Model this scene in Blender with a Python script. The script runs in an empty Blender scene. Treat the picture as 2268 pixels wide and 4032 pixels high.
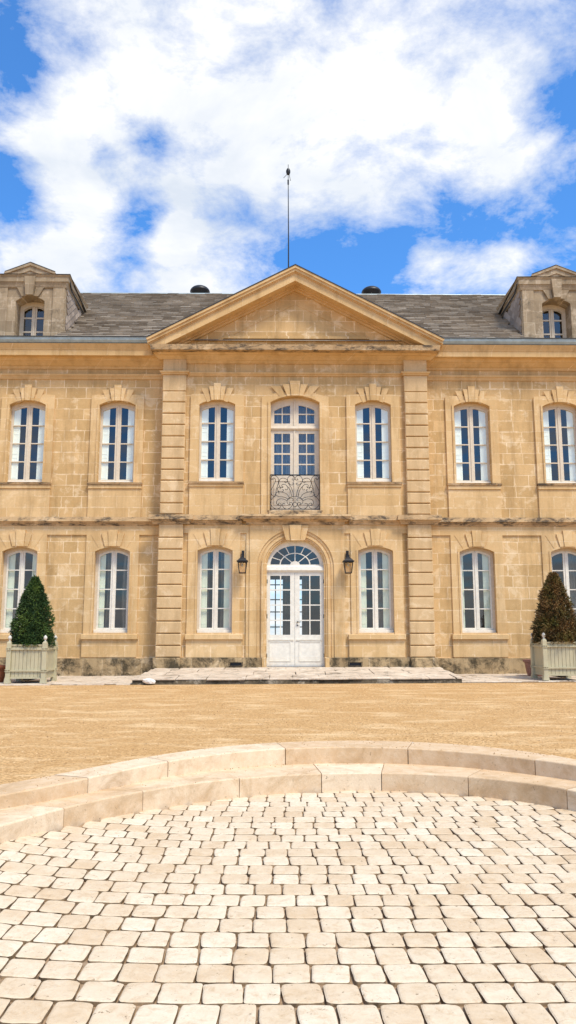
import bpy, bmesh, math, random
from mathutils import Vector, Matrix
from mathutils.geometry import tessellate_polygon
from mathutils import noise as mnoise
random.seed(7)
R = math.radians
sc = bpy.context.scene
col = sc.collection

# ------------------------------------------------------------------ mesh builder
class MB:
    def __init__(s): s.v = []; s.f = []; s.r = []; s.m = []
    def add(s, vs, fs, r=0.5, m=0):
        b = len(s.v); s.v += [tuple(p) for p in vs]
        for q in fs: s.f.append([b + i for i in q]); s.r.append(r); s.m.append(m)
    def box(s, x0, x1, y0, y1, z0, z1, r=0.5, m=0):
        vs = [(x0,y0,z0),(x1,y0,z0),(x1,y1,z0),(x0,y1,z0),(x0,y0,z1),(x1,y0,z1),(x1,y1,z1),(x0,y1,z1)]
        s.add(vs, [(0,3,2,1),(4,5,6,7),(0,1,5,4),(1,2,6,5),(2,3,7,6),(3,0,4,7)], r, m)
    def layer(s, x0, x1, yb, z0, z1, p0, p1, ret=True, yf=0.0, r=0.5):
        """horizontal moulding: front at yf-p (p0 at bottom, p1 on top), x grows with the projection"""
        a, b = (p0, p1) if ret else (0, 0)
        vs = [(x0-a,yf-p0,z0),(x1+a,yf-p0,z0),(x1+a,yb,z0),(x0-a,yb,z0),(x0-b,yf-p1,z1),(x1+b,yf-p1,z1),(x1+b,yb,z1),(x0-b,yb,z1)]
        s.add(vs, [(0,3,2,1),(4,5,6,7),(0,1,5,4),(1,2,6,5),(2,3,7,6),(3,0,4,7)], r)
    def cham(s, x0, x1, yf, yb, z0, z1, c=0.015, r=0.5):
        vs = [(x0+c,yf,z0+c),(x1-c,yf,z0+c),(x1-c,yf,z1-c),(x0+c,yf,z1-c),
              (x0,yf+c,z0),(x1,yf+c,z0),(x1,yf+c,z1),(x0,yf+c,z1),(x0,yb,z0),(x1,yb,z0),(x1,yb,z1),(x0,yb,z1)]
        fs = [(0,1,2,3),(4,5,1,0),(5,6,2,1),(6,7,3,2),(7,4,0,3),(8,9,5,4),(9,10,6,5),(10,11,7,6),(11,8,4,7),(11,10,9,8)]
        s.add(vs, fs, r)
    def prism(s, outer, holes, y0, y1, r=0.5, m=0):
        """polygon in XZ with holes, from y0 (front) to y1 (back)"""
        loops = [outer] + list(holes)
        tri = tessellate_polygon([[Vector((p[0], p[1], 0)) for p in L] for L in loops])
        pts = [p for L in loops for p in L]; n = len(pts)
        vs = [(p[0], y0, p[1]) for p in pts] + [(p[0], y1, p[1]) for p in pts]
        fs = [tuple(t) for t in tri] + [(t[2]+n, t[1]+n, t[0]+n) for t in tri]
        b = 0
        for L in loops:
            k = len(L)
            for i in range(k):
                j = (i + 1) % k; fs.append((b+i, b+j, b+j+n, b+i+n))
            b += k
        s.add(vs, fs, r, m)
    def tube(s, pts, rad, n=6, r=0.5, cap=True):
        P = [Vector(p) for p in pts]; ring = []
        rr = rad if isinstance(rad, (list, tuple)) else [rad]*len(P)
        for i, p in enumerate(P):
            t = (P[min(i+1, len(P)-1)] - P[max(i-1, 0)])
            t = t.normalized() if t.length > 1e-9 else Vector((0,0,1))
            a = Vector((0,1,0)) if abs(t.y) < 0.9 else Vector((1,0,0))
            u = t.cross(a).normalized(); w = t.cross(u)
            ring.append([p + (u*math.cos(k*2*math.pi/n) + w*math.sin(k*2*math.pi/n))*rr[i] for k in range(n)])
        vs = [q for g in ring for q in g]; fs = []
        for i in range(len(P)-1):
            for k in range(n):
                a, b = i*n+k, i*n+(k+1) % n
                fs.append((a, b, b+n, a+n))
        if cap: fs += [tuple(range(n-1, -1, -1)), tuple(range((len(P)-1)*n, len(P)*n))]
        s.add(vs, fs, r)
    def lathe(s, prof, c, n=20, r=0.5, capped=True):
        vs = []; fs = []
        for (q, z) in prof:
            for k in range(n):
                a = 2*math.pi*k/n; vs.append((c[0]+q*math.cos(a), c[1]+q*math.sin(a), c[2]+z))
        for i in range(len(prof)-1):
            for k in range(n):
                a, b = i*n+k, i*n+(k+1) % n; fs.append((a, b, b+n, a+n))
        if capped: fs += [tuple(range(n-1, -1, -1)), tuple(range((len(prof)-1)*n, len(prof)*n))]
        s.add(vs, fs, r)
    def build(s, name, mat, parent=None, smooth=False, loc=None, recalc=True, angle=None):
        me = bpy.data.meshes.new(name); me.from_pydata(s.v, [], s.f)
        a = me.attributes.new('rnd', 'FLOAT', 'FACE')
        a.data.foreach_set('value', s.r)
        mats = mat if isinstance(mat, (list, tuple)) else [mat]
        for q in mats: me.materials.append(q)
        if len(mats) > 1: me.polygons.foreach_set('material_index', s.m)
        if recalc:
            bm = bmesh.new(); bm.from_mesh(me); bmesh.ops.recalc_face_normals(bm, faces=bm.faces); bm.to_mesh(me); bm.free()
        if smooth: me.polygons.foreach_set('use_smooth', [True]*len(me.polygons))
        me.update()
        o = bpy.data.objects.new(name, me); col.objects.link(o)
        if parent: o.parent = parent
        if loc: o.location = loc
        return o
def empty(name, loc=(0,0,0), parent=None):
    o = bpy.data.objects.new(name, None); col.objects.link(o); o.location = loc
    o.empty_display_size = 0.2
    if parent: o.parent = parent
    return o
def tag(o, label=None, cat=None, group=None, kind=None):
    if label: o['label'] = label
    if cat: o['category'] = cat
    if group: o['group'] = group
    if kind: o['kind'] = kind
    return o
def copy_tree(o, parent=None):
    c = o.copy(); col.objects.link(c)
    c.parent = parent if parent else o.parent
    for ch in o.children: copy_tree(ch, c)
    return c
def arch(w, zs, zc, n=10, cx=0.0):
    """points of a segmental arch from (w,zs) over (0,zc) to (-w,zs)"""
    h = zc - zs; rad = (w*w + h*h)/(2*h); zo = zc - rad; a = math.asin(min(1, w/rad))
    if h > w: a = math.pi - a
    return [(cx + rad*math.sin(a - 2*a*i/n), zo + rad*math.cos(a - 2*a*i/n)) for i in range(n+1)]
def opening(w, z0, zs, zc, n=10, cx=0.0):
    return [(cx-w, z0), (cx+w, z0)] + arch(w, zs, zc, n, cx)
def rect(x0, x1, z0, z1): return [(x0,z0),(x1,z0),(x1,z1),(x0,z1)]

# ------------------------------------------------------------------ materials
def mat(name):
    m = bpy.data.materials.new(name); m.use_nodes = True
    nt = m.node_tree; nt.nodes.clear()
    out = nt.nodes.new('ShaderNodeOutputMaterial'); b = nt.nodes.new('ShaderNodeBsdfPrincipled')
    nt.links.new(b.outputs[0], out.inputs[0])
    return m, nt, b
class N:
    def __init__(s, nt): s.nt = nt
    def n(s, t, **k):
        o = s.nt.nodes.new(t)
        for a, b in k.items(): setattr(o, a, b)
        return o
    def l(s, a, b): s.nt.links.new(a, b)
    def val(s, sock, v):
        if hasattr(v, 'links') or hasattr(v, 'is_output'): s.l(v, sock)
        else: sock.default_value = v
    def math(s, op, a, b=0.0, c=None, clamp=False):
        o = s.n('ShaderNodeMath', operation=op, use_clamp=clamp); s.val(o.inputs[0], a); s.val(o.inputs[1], b)
        if c is not None: s.val(o.inputs[2], c)
        return o.outputs[0]
    def vmath(s, op, a, b):
        o = s.n('ShaderNodeVectorMath', operation=op); s.val(o.inputs[0], a); s.val(o.inputs[1], b); return o.outputs[0]
    def noise(s, vec, scale, detail=4, rough=0.55, dist=0.0):
        o = s.n('ShaderNodeTexNoise'); s.l(vec, o.inputs['Vector'])
        o.inputs['Scale'].default_value = scale; o.inputs['Detail'].default_value = detail
        o.inputs['Roughness'].default_value = rough; o.inputs['Distortion'].default_value = dist
        return o
    def mr(s, v, a, b, c=0.0, d=1.0, smooth=False):
        o = s.n('ShaderNodeMapRange', interpolation_type='SMOOTHSTEP' if smooth else 'LINEAR')
        s.val(o.inputs[0], v); o.inputs[1].default_value = a; o.inputs[2].default_value = b
        o.inputs[3].default_value = c; o.inputs[4].default_value = d; return o.outputs[0]
    def mix(s, f, a, b, mode='MIX'):
        o = s.n('ShaderNodeMix', data_type='RGBA', blend_type=mode, clamp_factor=True)
        s.val(o.inputs[0], f)
        for i, v in ((6, a), (7, b)):
            if isinstance(v, tuple): o.inputs[i].default_value = (*v[:3], 1)
            else: s.l(v, o.inputs[i])
        return o.outputs[2]
    def map(s, vec, scale=(1,1,1), loc=(0,0,0)):
        o = s.n('ShaderNodeMapping'); s.l(vec, o.inputs[0]); o.inputs['Scale'].default_value = scale
        o.inputs['Location'].default_value = loc; return o.outputs[0]
    def bump(s, b, h, strength=0.3, dist=0.01):
        o = s.n('ShaderNodeBump'); o.inputs['Strength'].default_value = strength; o.inputs['Distance'].default_value = dist
        s.l(h, o.inputs['Height']); s.l(o.outputs[0], b.inputs['Normal'])
    def pos(s): return s.n('ShaderNodeNewGeometry').outputs['Position']
    def attr(s, name='rnd'): return s.n('ShaderNodeAttribute', attribute_name=name).outputs['Fac']

def stone_mat(name, c1, c2, joint, bricks=None, dark=None, dark_lo=0.55, dark_hi=0.75, pale=0.0, stain_scale=1.3, rough_bump=0.5, joint_amt=0.75, dark_stretch=(1,1,1)):
    m, nt, b = mat(name); g = N(nt); P = g.pos()
    nz = g.noise(P, 5.0, 5, 0.6)
    warp = g.vmath('MULTIPLY', g.vmath('SUBTRACT', nz.outputs['Color'], (0.5,0.5,0.5)), (0.035,0.035,0.035))
    Pw = g.vmath('ADD', P, warp)
    big = g.noise(g.map(P, (1,1,0.8)), 0.55, 4, 0.6).outputs['Fac']
    med = g.noise(g.map(P, (1,1,1.5), (3,1,7)), 3.2, 6, 0.65).outputs['Fac']
    fine = g.noise(P, 38, 5, 0.7).outputs['Fac']
    if bricks:
        wdt, hgt, z0, ms = bricks
        sx = g.n('ShaderNodeSeparateXYZ'); g.l(Pw, sx.inputs[0])
        cx = g.n('ShaderNodeCombineXYZ'); g.l(g.math('ADD', sx.outputs[0], sx.outputs[1]), cx.inputs[0])
        g.l(g.math('SUBTRACT', sx.outputs[2], z0), cx.inputs[1])
        def brick(msz, sm):
            br = g.n('ShaderNodeTexBrick', offset=0.43, squash=0.72, squash_frequency=3)
            g.l(cx.outputs[0], br.inputs['Vector']); br.inputs['Scale'].default_value = 1
            br.inputs['Mortar Size'].default_value = msz; br.inputs['Mortar Smooth'].default_value = sm
            br.inputs['Brick Width'].default_value = wdt; br.inputs['Row Height'].default_value = hgt
            br.inputs['Color1'].default_value = (0,0,0,1); br.inputs['Color2'].default_value = (1,1,1,1)
            br.inputs['Mortar'].default_value = (0.5,0.5,0.5,1)
            return br
        br = brick(ms, 0.15); wide = brick(ms*4.5, 0.9)
        tone = g.mix(0.55, br.outputs['Color'], med)
        tone = g.mix(0.25, tone, big)
        jn = g.noise(g.map(P, (1,1,1), (9,2,4)), 1.6, 4, 0.6).outputs['Fac']
        thin = g.math('MULTIPLY', br.outputs['Fac'], g.mr(jn, 0.36, 0.56, 0.15, joint_amt))
        smear = g.math('MULTIPLY', wide.outputs['Fac'], g.mr(g.noise(P, 2.4, 6, 0.7, 0.6).outputs['Fac'], 0.53, 0.62, 0, 0.75))
        jf = g.math('MAXIMUM', thin, smear)
    else:
        tone = g.mix(0.5, med, big); jf = None
    c = g.mix(g.mr(tone, 0.2, 0.8), c1, c2)
    c = g.mix(g.mr(fine, 0.25, 0.75, 0.0, 0.35), c, tuple(x*0.62 for x in c1))
    if jf is not None: c = g.mix(jf, c, joint)
    if pale: 
        pn = g.noise(g.map(P, (1,1,1.2), (5,5,5)), 1.9, 8, 0.72, 0.5).outputs['Fac']
        c = g.mix(g.mr(pn, 0.54, 0.61, 0, pale), c, joint)
    # long-lived runs and soot marks of the old stone
    st = g.noise(g.map(P, (2.2,2.2,0.35)), stain_scale, 6, 0.7).outputs['Fac']
    c = g.mix(g.mr(st, 0.48, 0.74, 0, 0.60), c, tuple(x*y for x, y in zip(c1, (0.50,0.46,0.40))))
    if dark:
        dn = g.noise(g.map(P, dark_stretch, (2,7,1)), 2.3, 9, 0.78, 0.4).outputs['Fac']
        c = g.mix(g.mr(dn, dark_lo, dark_hi, 0, 0.92), c, dark)
    g.l(c, b.inputs['Base Color']); b.inputs['Roughness'].default_value = 0.9
    b.inputs['Specular IOR Level'].default_value = 0.2
    h = g.math('ADD', g.math('MULTIPLY', fine, 0.35), g.math('MULTIPLY', med, 0.9))
    if jf is not None: h = g.math('SUBTRACT', h, g.math('MULTIPLY', br.outputs['Fac'], 0.5))
    g.bump(b, h, rough_bump, 0.012)
    return m

C_A = (0.62, 0.395, 0.170); C_B = (0.80, 0.565, 0.300); C_J = (0.90, 0.71, 0.46)
M = {}
M['wall'] = stone_mat('ashlar wall stone', (0.49,0.305,0.122), (0.80,0.535,0.260), C_J, bricks=(0.54,0.302,0.499,0.0080), pale=0.4, joint_amt=0.85)
M['plate'] = stone_mat('dressed stone', C_A, C_B, C_J, bricks=(0.9,0.302,0.499,0.005), pale=0.25, joint_amt=0.6)
M['trim'] = stone_mat('moulded stone', C_A, (0.75,0.52,0.265), C_J, bricks=(1.3,5.0,-1,0.004), pale=0.15, joint_amt=0.6)
M['quoin'] = stone_mat('quoin stone', (0.57,0.380,0.185), (0.79,0.56,0.31), C_J, pale=0.35)
M['dirty'] = stone_mat('weathered ledge stone', (0.48,0.31,0.155), (0.66,0.46,0.25), C_J, dark=(0.06,0.05,0.04), dark_lo=0.48, dark_hi=0.60, dark_stretch=(1,1,2.5), pale=0.3, rough_bump=0.9)
M['plinth'] = stone_mat('damp plinth stone', (0.34,0.235,0.12), (0.64,0.46,0.25), (0.8,0.62,0.40), bricks=(0.7,0.6,0.05,0.006), dark=(0.055,0.043,0.025), dark_lo=0.44, dark_hi=0.58, pale=0.4, rough_bump=1.0)
M['dormer'] = stone_mat('grey lichened stone', (0.27,0.20,0.125), (0.50,0.385,0.25), (0.62,0.50,0.36), bricks=(0.5,0.34,9.0,0.005), dark=(0.10,0.085,0.06), dark_lo=0.55, dark_hi=0.72, pale=0.5)
M['flag'] = stone_mat('worn flagstone', (0.50,0.38,0.27), (0.80,0.68,0.53), (0.85,0.75,0.6), dark=(0.12,0.09,0.06), dark_lo=0.53, dark_hi=0.66, dark_stretch=(1,1,1), pale=0.4, rough_bump=0.9)
M['mossy'] = stone_mat('mossy stone edge', (0.10,0.08,0.05), (0.22,0.17,0.11), (0.75,0.65,0.5), dark=(0.035,0.03,0.018), dark_lo=0.42, dark_hi=0.6, pale=0.35, rough_bump=1.0)

def rnd_stone(name, c1, c2, speck=0.25, brown=None, bs=3.1, ba=0.5):
    m, nt, b = mat(name); g = N(nt); P = g.pos(); r = g.attr()
    med = g.noise(P, 9, 6, 0.65).outputs['Fac']; fine = g.noise(P, 70, 4, 0.7).outputs['Fac']
    c = g.mix(g.math('ADD', g.math('MULTIPLY', r, 0.75), g.mr(med, 0.3, 0.7, -0.15, 0.4), clamp=True), c1, c2)
    if brown: 
        c = g.mix(g.mr(g.noise(P, bs, 7, 0.75, 0.8).outputs['Fac'], 0.50, 0.68, 0, ba), c, brown)
    pit = g.noise(P, 26, 5, 0.8).outputs['Fac']
    c = g.mix(g.mr(pit, 0.62, 0.68, 0, speck), c, (0.20,0.13,0.07))
    c = g.mix(g.mr(fine, 0.3, 0.8, 0, 0.22), c, tuple(x*0.6 for x in c1))
    g.l(c, b.inputs['Base Color']); b.inputs['Roughness'].default_value = 0.85; b.inputs['Specular IOR Level'].default_value = 0.25
    g.bump(b, g.math('ADD', g.math('MULTIPLY', med, 1.0), g.math('MULTIPLY', fine, 0.4)), 0.5, 0.01)
    return m
M['cobble'] = rnd_stone('limestone cobble', (0.60,0.44,0.275), (0.76,0.645,0.48), 1.0, brown=(0.50,0.34,0.19), bs=16, ba=0.6)
M['step'] = rnd_stone('limestone step', (0.60,0.400,0.220), (0.82,0.665,0.475), 0.9, brown=(0.44,0.28,0.14), bs=2.2, ba=0.7)
M['slate'] = None
m, nt, b = mat('brown slate'); g = N(nt); P = g.pos(); r = g.attr()
c = g.mix(r, (0.17,0.135,0.10), (0.46,0.385,0.295))
c = g.mix(g.mr(g.noise(g.map(P, (1,1,1)), 0.7, 5, 0.65).outputs['Fac'], 0.42, 0.68, 0, 0.45), c, (0.15,0.12,0.085))
c = g.mix(g.mr(g.noise(P, 22, 4, 0.7).outputs['Fac'], 0.4, 0.8, 0, 0.4), c, (0.48,0.39,0.28))
g.l(c, b.inputs['Base Color']); b.inputs['Roughness'].default_value = 0.75
g.bump(b, g.noise(P, 30, 4, 0.6).outputs['Fac'], 0.4, 0.01); M['slate'] = m
m, nt, b = mat('cheek slate'); g = N(nt); P = g.pos(); r = g.attr()
c = g.mix(r, (0.26,0.20,0.15), (0.42,0.33,0.25))
c = g.mix(g.mr(g.noise(P, 8, 4, 0.7).outputs['Fac'], 0.4, 0.8, 0, 0.4), c, (0.16,0.13,0.10))
g.l(c, b.inputs['Base Color']); b.inputs['Roughness'].default_value = 0.8; M['cheek'] = m

m, nt, b = mat('ochre gravel'); g = N(nt); P = g.pos()
vo = g.n('ShaderNodeTexVoronoi'); g.l(g.map(P, (1,1,1)), vo.inputs['Vector']); vo.inputs['Scale'].default_value = 52
vc = g.n('ShaderNodeSeparateColor'); g.l(vo.outputs['Color'], vc.inputs[0])
c = g.mix(vc.outputs[0], (0.34,0.185,0.065), (0.78,0.50,0.235))
c = g.mix(g.mr(g.noise(g.map(P, (0.6,2.2,1)), 5.0, 8, 0.75, 0.3).outputs['Fac'], 0.42, 0.62, 0, 0.35), c, (0.62,0.36,0.145))
c = g.mix(g.mr(g.noise(g.map(P, (1,2.6,1)), 15, 6, 0.85).outputs['Fac'], 0.51, 0.60, 0, 0.62), c, (0.22,0.12,0.045))
c = g.mix(g.mr(g.noise(P, 0.45, 4, 0.6).outputs['Fac'], 0.38, 0.62, 0, 0.5), c, (0.50,0.285,0.11))
c = g.mix(g.mr(g.noise(g.map(P, (0.7,1.5,1), (4,9,0)), 1.6, 7, 0.7, 0.4).outputs['Fac'], 0.50, 0.66, 0, 0.55), c, (0.86,0.63,0.36))
c = g.mix(g.mr(g.noise(g.map(P, (1,2.2,1), (1,3,0)), 7.5, 6, 0.8).outputs['Fac'], 0.54, 0.66, 0, 0.5), c, (0.30,0.18,0.075))
g.l(c, b.inputs['Base Color']); b.inputs['Roughness'].default_value = 0.95; b.inputs['Specular IOR Level'].default_value = 0.15
g.bump(b, g.math('ADD', vo.outputs['Distance'], g.noise(g.map(P, (1,1.4,1)), 30, 5, 0.8).outputs['Fac']), 0.6, 0.012)
M['gravel'] = m
m, nt, b = mat('loose stone'); g = N(nt); r = g.attr()
g.l(g.mix(r, (0.26,0.14,0.055), (0.76,0.52,0.27)), b.inputs['Base Color']); b.inputs['Roughness'].default_value = 0.95; M['pebble'] = m
m, nt, b = mat('sandy grout'); g = N(nt); P = g.pos()
c = g.mix(g.noise(P, 30, 5, 0.75).outputs['Fac'], (0.14,0.085,0.045), (0.55,0.38,0.23))
c = g.mix(g.mr(g.noise(P, 9, 5, 0.75).outputs['Fac'], 0.55, 0.66, 0, 0.85), c, (0.075,0.05,0.03))
g.l(c, b.inputs['Base Color']); b.inputs['Roughness'].default_value = 1; g.bump(b, g.noise(P, 60, 4, 0.7).outputs['Fac'], 0.8, 0.01); M['grout'] = m

def _dummy(): pass
def plain(name, c, rough=0.5, spec=0.4, metal=0, var=0.12, sc_=12, dirt=None, bump=0.08):
    m, nt, b = mat(name); g = N(nt); P = g.pos()
    n1 = g.noise(P, sc_, 5, 0.65).outputs['Fac']
    cc = g.mix(g.mr(n1, 0.3, 0.7, 0, 1), tuple(x*(1-var) for x in c), tuple(min(1, x*(1+var*0.5)) for x in c))
    if dirt: cc = g.mix(g.mr(g.noise(g.map(P, (1,1,0.4)), 4.5, 7, 0.75).outputs['Fac'], 0.52, 0.75, 0, 0.6), cc, dirt)
    g.l(cc, b.inputs['Base Color']); b.inputs['Roughness'].default_value = rough; b.inputs['Metallic'].default_value = metal
    b.inputs['Specular IOR Level'].default_value = spec
    if bump: g.bump(b, n1, bump, 0.01)
    return m
M['joint'] = plain('dirt and shade in joints', (0.31,0.21,0.12), 1, 0.1, 0, 0.85, 16)  # cobble sides: joint dirt with the shade of the gaps painted in
M['white'] = plain('white joinery paint', (0.78,0.73,0.62), 0.45, dirt=(0.55,0.50,0.42))
M['cream'] = plain('cream frame paint', (0.68,0.57,0.42), 0.5, dirt=(0.48,0.39,0.28))
M['greywhite'] = plain('warm grey joinery paint', (0.68,0.58,0.44), 0.5, dirt=(0.52,0.44,0.35))
M['shutter'] = plain('pale green shutter paint', (0.88,0.90,0.78), 0.5, var=0.04, dirt=(0.80,0.84,0.72))
M['shutlow'] = plain('sage shutter paint', (0.72,0.75,0.58), 0.5, var=0.05, dirt=(0.60,0.64,0.48))
M['iron'] = plain('black iron', (0.018,0.018,0.02), 0.45, 0.5, 0.3)
M['zinc'] = plain('zinc sheet', (0.36,0.43,0.44), 0.5, 0.5, 0.25, 0.25, 5, dirt=(0.25,0.29,0.29))
M['lead'] = plain('dark flashing', (0.045,0.045,0.045), 0.5, 0.5, 0.3)
M['sage'] = plain('sage grey planter paint', (0.50,0.445,0.285), 0.5, 0.35, 0, 0.10, 6, dirt=(0.31,0.29,0.19))
M['finial'] = plain('pale finial paint', (0.62,0.58,0.50), 0.5)
M['terracotta'] = plain('terracotta', (0.36,0.125,0.065), 0.8, 0.2, 0, 0.25, 9, dirt=(0.22,0.10,0.06))
M['terracotta_pink'] = plain('faded terracotta', (0.34,0.17,0.12), 0.8, 0.2, 0, 0.25, 9, dirt=(0.22,0.13,0.10))
M['soil'] = plain('potting soil', (0.03,0.02,0.013), 1, 0.1, 0, 0.5, 30)
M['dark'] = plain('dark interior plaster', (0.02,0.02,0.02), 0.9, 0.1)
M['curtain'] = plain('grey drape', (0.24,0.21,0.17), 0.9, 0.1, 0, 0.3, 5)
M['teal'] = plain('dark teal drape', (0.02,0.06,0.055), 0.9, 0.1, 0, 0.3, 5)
M['block'] = plain('white limestone lump', (0.82,0.78,0.70), 0.8, 0.2)
M['lawn'] = plain('lawn behind house', (0.10,0.14,0.03), 1, 0.1, 0, 0.4, 3)
# glass
def glass(name, refl, tint):
    m = bpy.data.materials.new(name); m.use_nodes = True; nt = m.node_tree; nt.nodes.clear(); g = N(nt)
    o = g.n('ShaderNodeOutputMaterial'); t = g.n('ShaderNodeBsdfTransparent'); t.inputs[0].default_value = (*tint, 1)
    s = g.n('ShaderNodeBsdfGlossy'); s.inputs['Roughness'].default_value = 0.02; s.inputs[0].default_value = (1,1,1,1)
    lw_ = g.n('ShaderNodeLayerWeight'); lw_.inputs['Blend'].default_value = 0.5
    f0 = ((refl-1)/(refl+1))**2*1.6
    frs = g.math('ADD', g.math('MULTIPLY', g.math('POWER', lw_.outputs['Facing'], 5.0), 1-f0), f0)
    bp = g.n('ShaderNodeBump'); bp.inputs['Strength'].default_value = 0.03; bp.inputs['Distance'].default_value = 0.02
    g.l(g.noise(g.pos(), 3.5, 2, 0.5).outputs['Fac'], bp.inputs['Height']); pass
    x = g.n('ShaderNodeMixShader'); g.l(frs, x.inputs[0]); g.l(t.outputs[0], x.inputs[1]); g.l(s.outputs[0], x.inputs[2])
    g.l(x.outputs[0], o.inputs[0]); return m
M['glass'] = glass('window glass', 1.6, (0.98,1.0,1.0))
M['glass_old'] = glass('lantern glass', 1.45, (0.92,0.86,0.74))
def leaf_mat(name, cols):
    m, nt, b = mat(name); g = N(nt); r = g.attr(); P = g.pos()
    c = g.mix(g.mr(r, 0, 0.5), cols[0], cols[1]); c = g.mix(g.mr(r, 0.5, 1), c, cols[2])
    n1 = g.noise(P, 2.6, 4, 0.6).outputs['Fac']
    c = g.mix(g.mr(n1, 0.45, 0.62, 0, 0.8), c, cols[3])
    g.l(c, b.inputs['Base Color']); b.inputs['Roughness'].default_value = 0.6; b.inputs['Specular IOR Level'].default_value = 0.25
    return m
M['leaf_green'] = leaf_mat('dark yew foliage', ((0.012,0.030,0.008),(0.035,0.075,0.015),(0.12,0.18,0.035),(0.022,0.05,0.013)))
M['leaf_brown'] = leaf_mat('browning yew foliage', ((0.050,0.035,0.012),(0.13,0.070,0.022),(0.24,0.135,0.045),(0.075,0.088,0.016)))
M['bark'] = plain('bark', (0.06,0.04,0.025), 0.9, 0.1)

# ------------------------------------------------------------------ ground
def gz(x, y):
    t = max(0.0, min(1.0, (y + 11.0)/7.0)); t = t*t*(3-2*t)
    return 0.0045*max(-12, min(12, x))*t
def poly(c, u): 
    s = 0
    for k in c: s = s*u + k
    return s
PB = [0.2332,0.3636,-0.6069,-0.3856,2.9381]; PF = [0.255,0.1231,-0.4389,-0.2117,2.4937]; PL = [0.0245,0.1249,0.0423,-0.1689,1.9589]
C0 = (0.15, -14.7)
def rad(kind, th):
    u = (max(32, min(182, th)) - 95)/60
    f = poly(PF, u)
    if kind == 'F': r = f
    elif kind == 'L': r = poly(PL, u)
    else: r = max(poly(PB, u), f + 0.27)
    if kind == 'L': r = min(r, f - 0.22)
    return r
def arcpt(kind, th):
    r = rad(kind, th)
    return (C0[0] + r*math.cos(R(th)), C0[1] + r*math.sin(R(th)))
TH = [182 - 182*i/72 for i in range(73)]
def curve(kind):
    """U-shaped line: left leg, arc, right leg"""
    a = arcpt(kind, 182); b = arcpt(kind, 0)
    return [(a[0]-3.9, -24.0), (a[0]-0.44*(a[1]+19.0), -19.0)] + [arcpt(kind, t) for t in TH] + [(b[0], -19.0), (b[0], -24.0)]
def z1(x): return -0.150 + 0.008*min(9, (x-0.3)**2)
def z2(x): return -0.305 + 0.0028*min(40, (x-0.3)**4)

# gravel sheet: fan from the outer line of the steps to a frame, then strips up to the house and beyond
gv = MB(); cb = curve('B'); XS = 9.9
ring0 = [(x, y, 0.0) for x, y in cb]
def outward(x, y, k):
    # blend from the curve to the rectangle X +-10, Y -24..-4.5
    i = k
    return None
nC = len(cb)
fr = []
for i, (x, y) in enumerate(cb):
    if i < 2: fr.append((-14.0, y))
    elif i >= nC-2: fr.append((14.0, y))
    else:
        th = R(TH[i-2]); dx, dy = math.cos(th), math.sin(th)
        t = min(14.0/abs(dx) if abs(dx) > 1e-6 else 1e9, (9.5/dy) if dy > 1e-6 else 1e9)
        fr.append((dx*t, -14.7 + dy*t))
rows = 14
vs = []
for j in range(rows+1):
    t = (j/rows)**1.6
    for i in range(nC):
        x = cb[i][0]*(1-t) + fr[i][0]*t; y = cb[i][1]*(1-t) + fr[i][1]*t
        vs.append((x, y, gz(x, y)))
fs = [(j*nC+i, j*nC+i+1, (j+1)*nC+i+1, (j+1)*nC+i) for j in range(rows) for i in range(nC-1)]
gv.add(vs, fs)
# up to the house
nx, ny = 56, 24
vs = [(-14+28*i/nx, -5.2 + 5.7*j/ny, gz(-14+28*i/nx, -5.2+5.7*j/ny)) for j in range(ny+1) for i in range(nx+1)]
gv.add(vs, [(j*(nx+1)+i, j*(nx+1)+i+1, (j+1)*(nx+1)+i+1, (j+1)*(nx+1)+i) for j in range(ny) for i in range(nx)])
for v in [((-400,-24),(-14,400)), ((14,-24),(400,400)), ((-400,-400),(400,-24.0)), ((-14,12),(14,400))]:
    (x0,y0),(x1,y1) = v
    gv.add([(x0,y0,-0.02),(x1,y0,-0.02),(x1,y1,-0.02),(x0,y1,-0.02)], [(0,1,2,3)])
tag(gv.build('gravel', M['gravel'], recalc=False), kind='structure')
# loose grit on the gravel
pb = MB(); rg = random.Random(3)
cnt = 0
while cnt < 7500:
    y = -3.0 - 10.2*rg.random()**0.75 if rg.random() < 0.8 else -2.7 - 1.2*rg.random(); x = rg.uniform(-7, 7)
    dx, dy = x-C0[0], y-C0[1]
    if dy < 0 or math.hypot(dx, dy) < rad('B', math.degrees(math.atan2(dy, dx))) + 0.02: continue
    if abs(x+0.4) > 0.42*(y+20)+0.3: continue
    s = rg.uniform(0.004, 0.012); z = gz(x, y); a = rg.random()*6.28
    q = [(x+s*math.cos(a+k*2.09)*rg.uniform(.7,1.5), y+s*math.sin(a+k*2.09)*rg.uniform(.7,1.3), z-0.001) for k in range(3)]
    pb.add(q+[(x, y, z+s*rg.uniform(.6,1.1))], [(0,1,3),(1,2,3),(2,0,3)], rg.random())
    cnt += 1
for _ in range(420):
    th = rg.uniform(25, 182); k = 'F' if rg.random() < 0.35 else 'B'
    q0 = rad('L', th) if k == 'F' else rad('F', th); q1 = rad(k, th); q = q1 - (q1-q0)*rg.random()**2.5 - 0.005
    x, y = C0[0]+q*math.cos(R(th)), C0[1]+q*math.sin(R(th)); z = 0.004 if k == 'B' else z1(x); s = rg.uniform(0.003, 0.008)
    t3 = [(x+s*math.cos(a_)*rg.uniform(.7,1.4), y+s*math.sin(a_)*rg.uniform(.7,1.3), z-0.001) for a_ in (0.3,2.4,4.5)]
    pb.add(t3+[(x, y, z+s)], [(0,1,3),(1,2,3),(2,0,3)], rg.random()*0.6)
tag(pb.build('gravel_grit', M['pebble'], recalc=False), 'loose ochre grit scattered over the raked gravel forecourt', 'gravel', kind='stuff')

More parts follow.
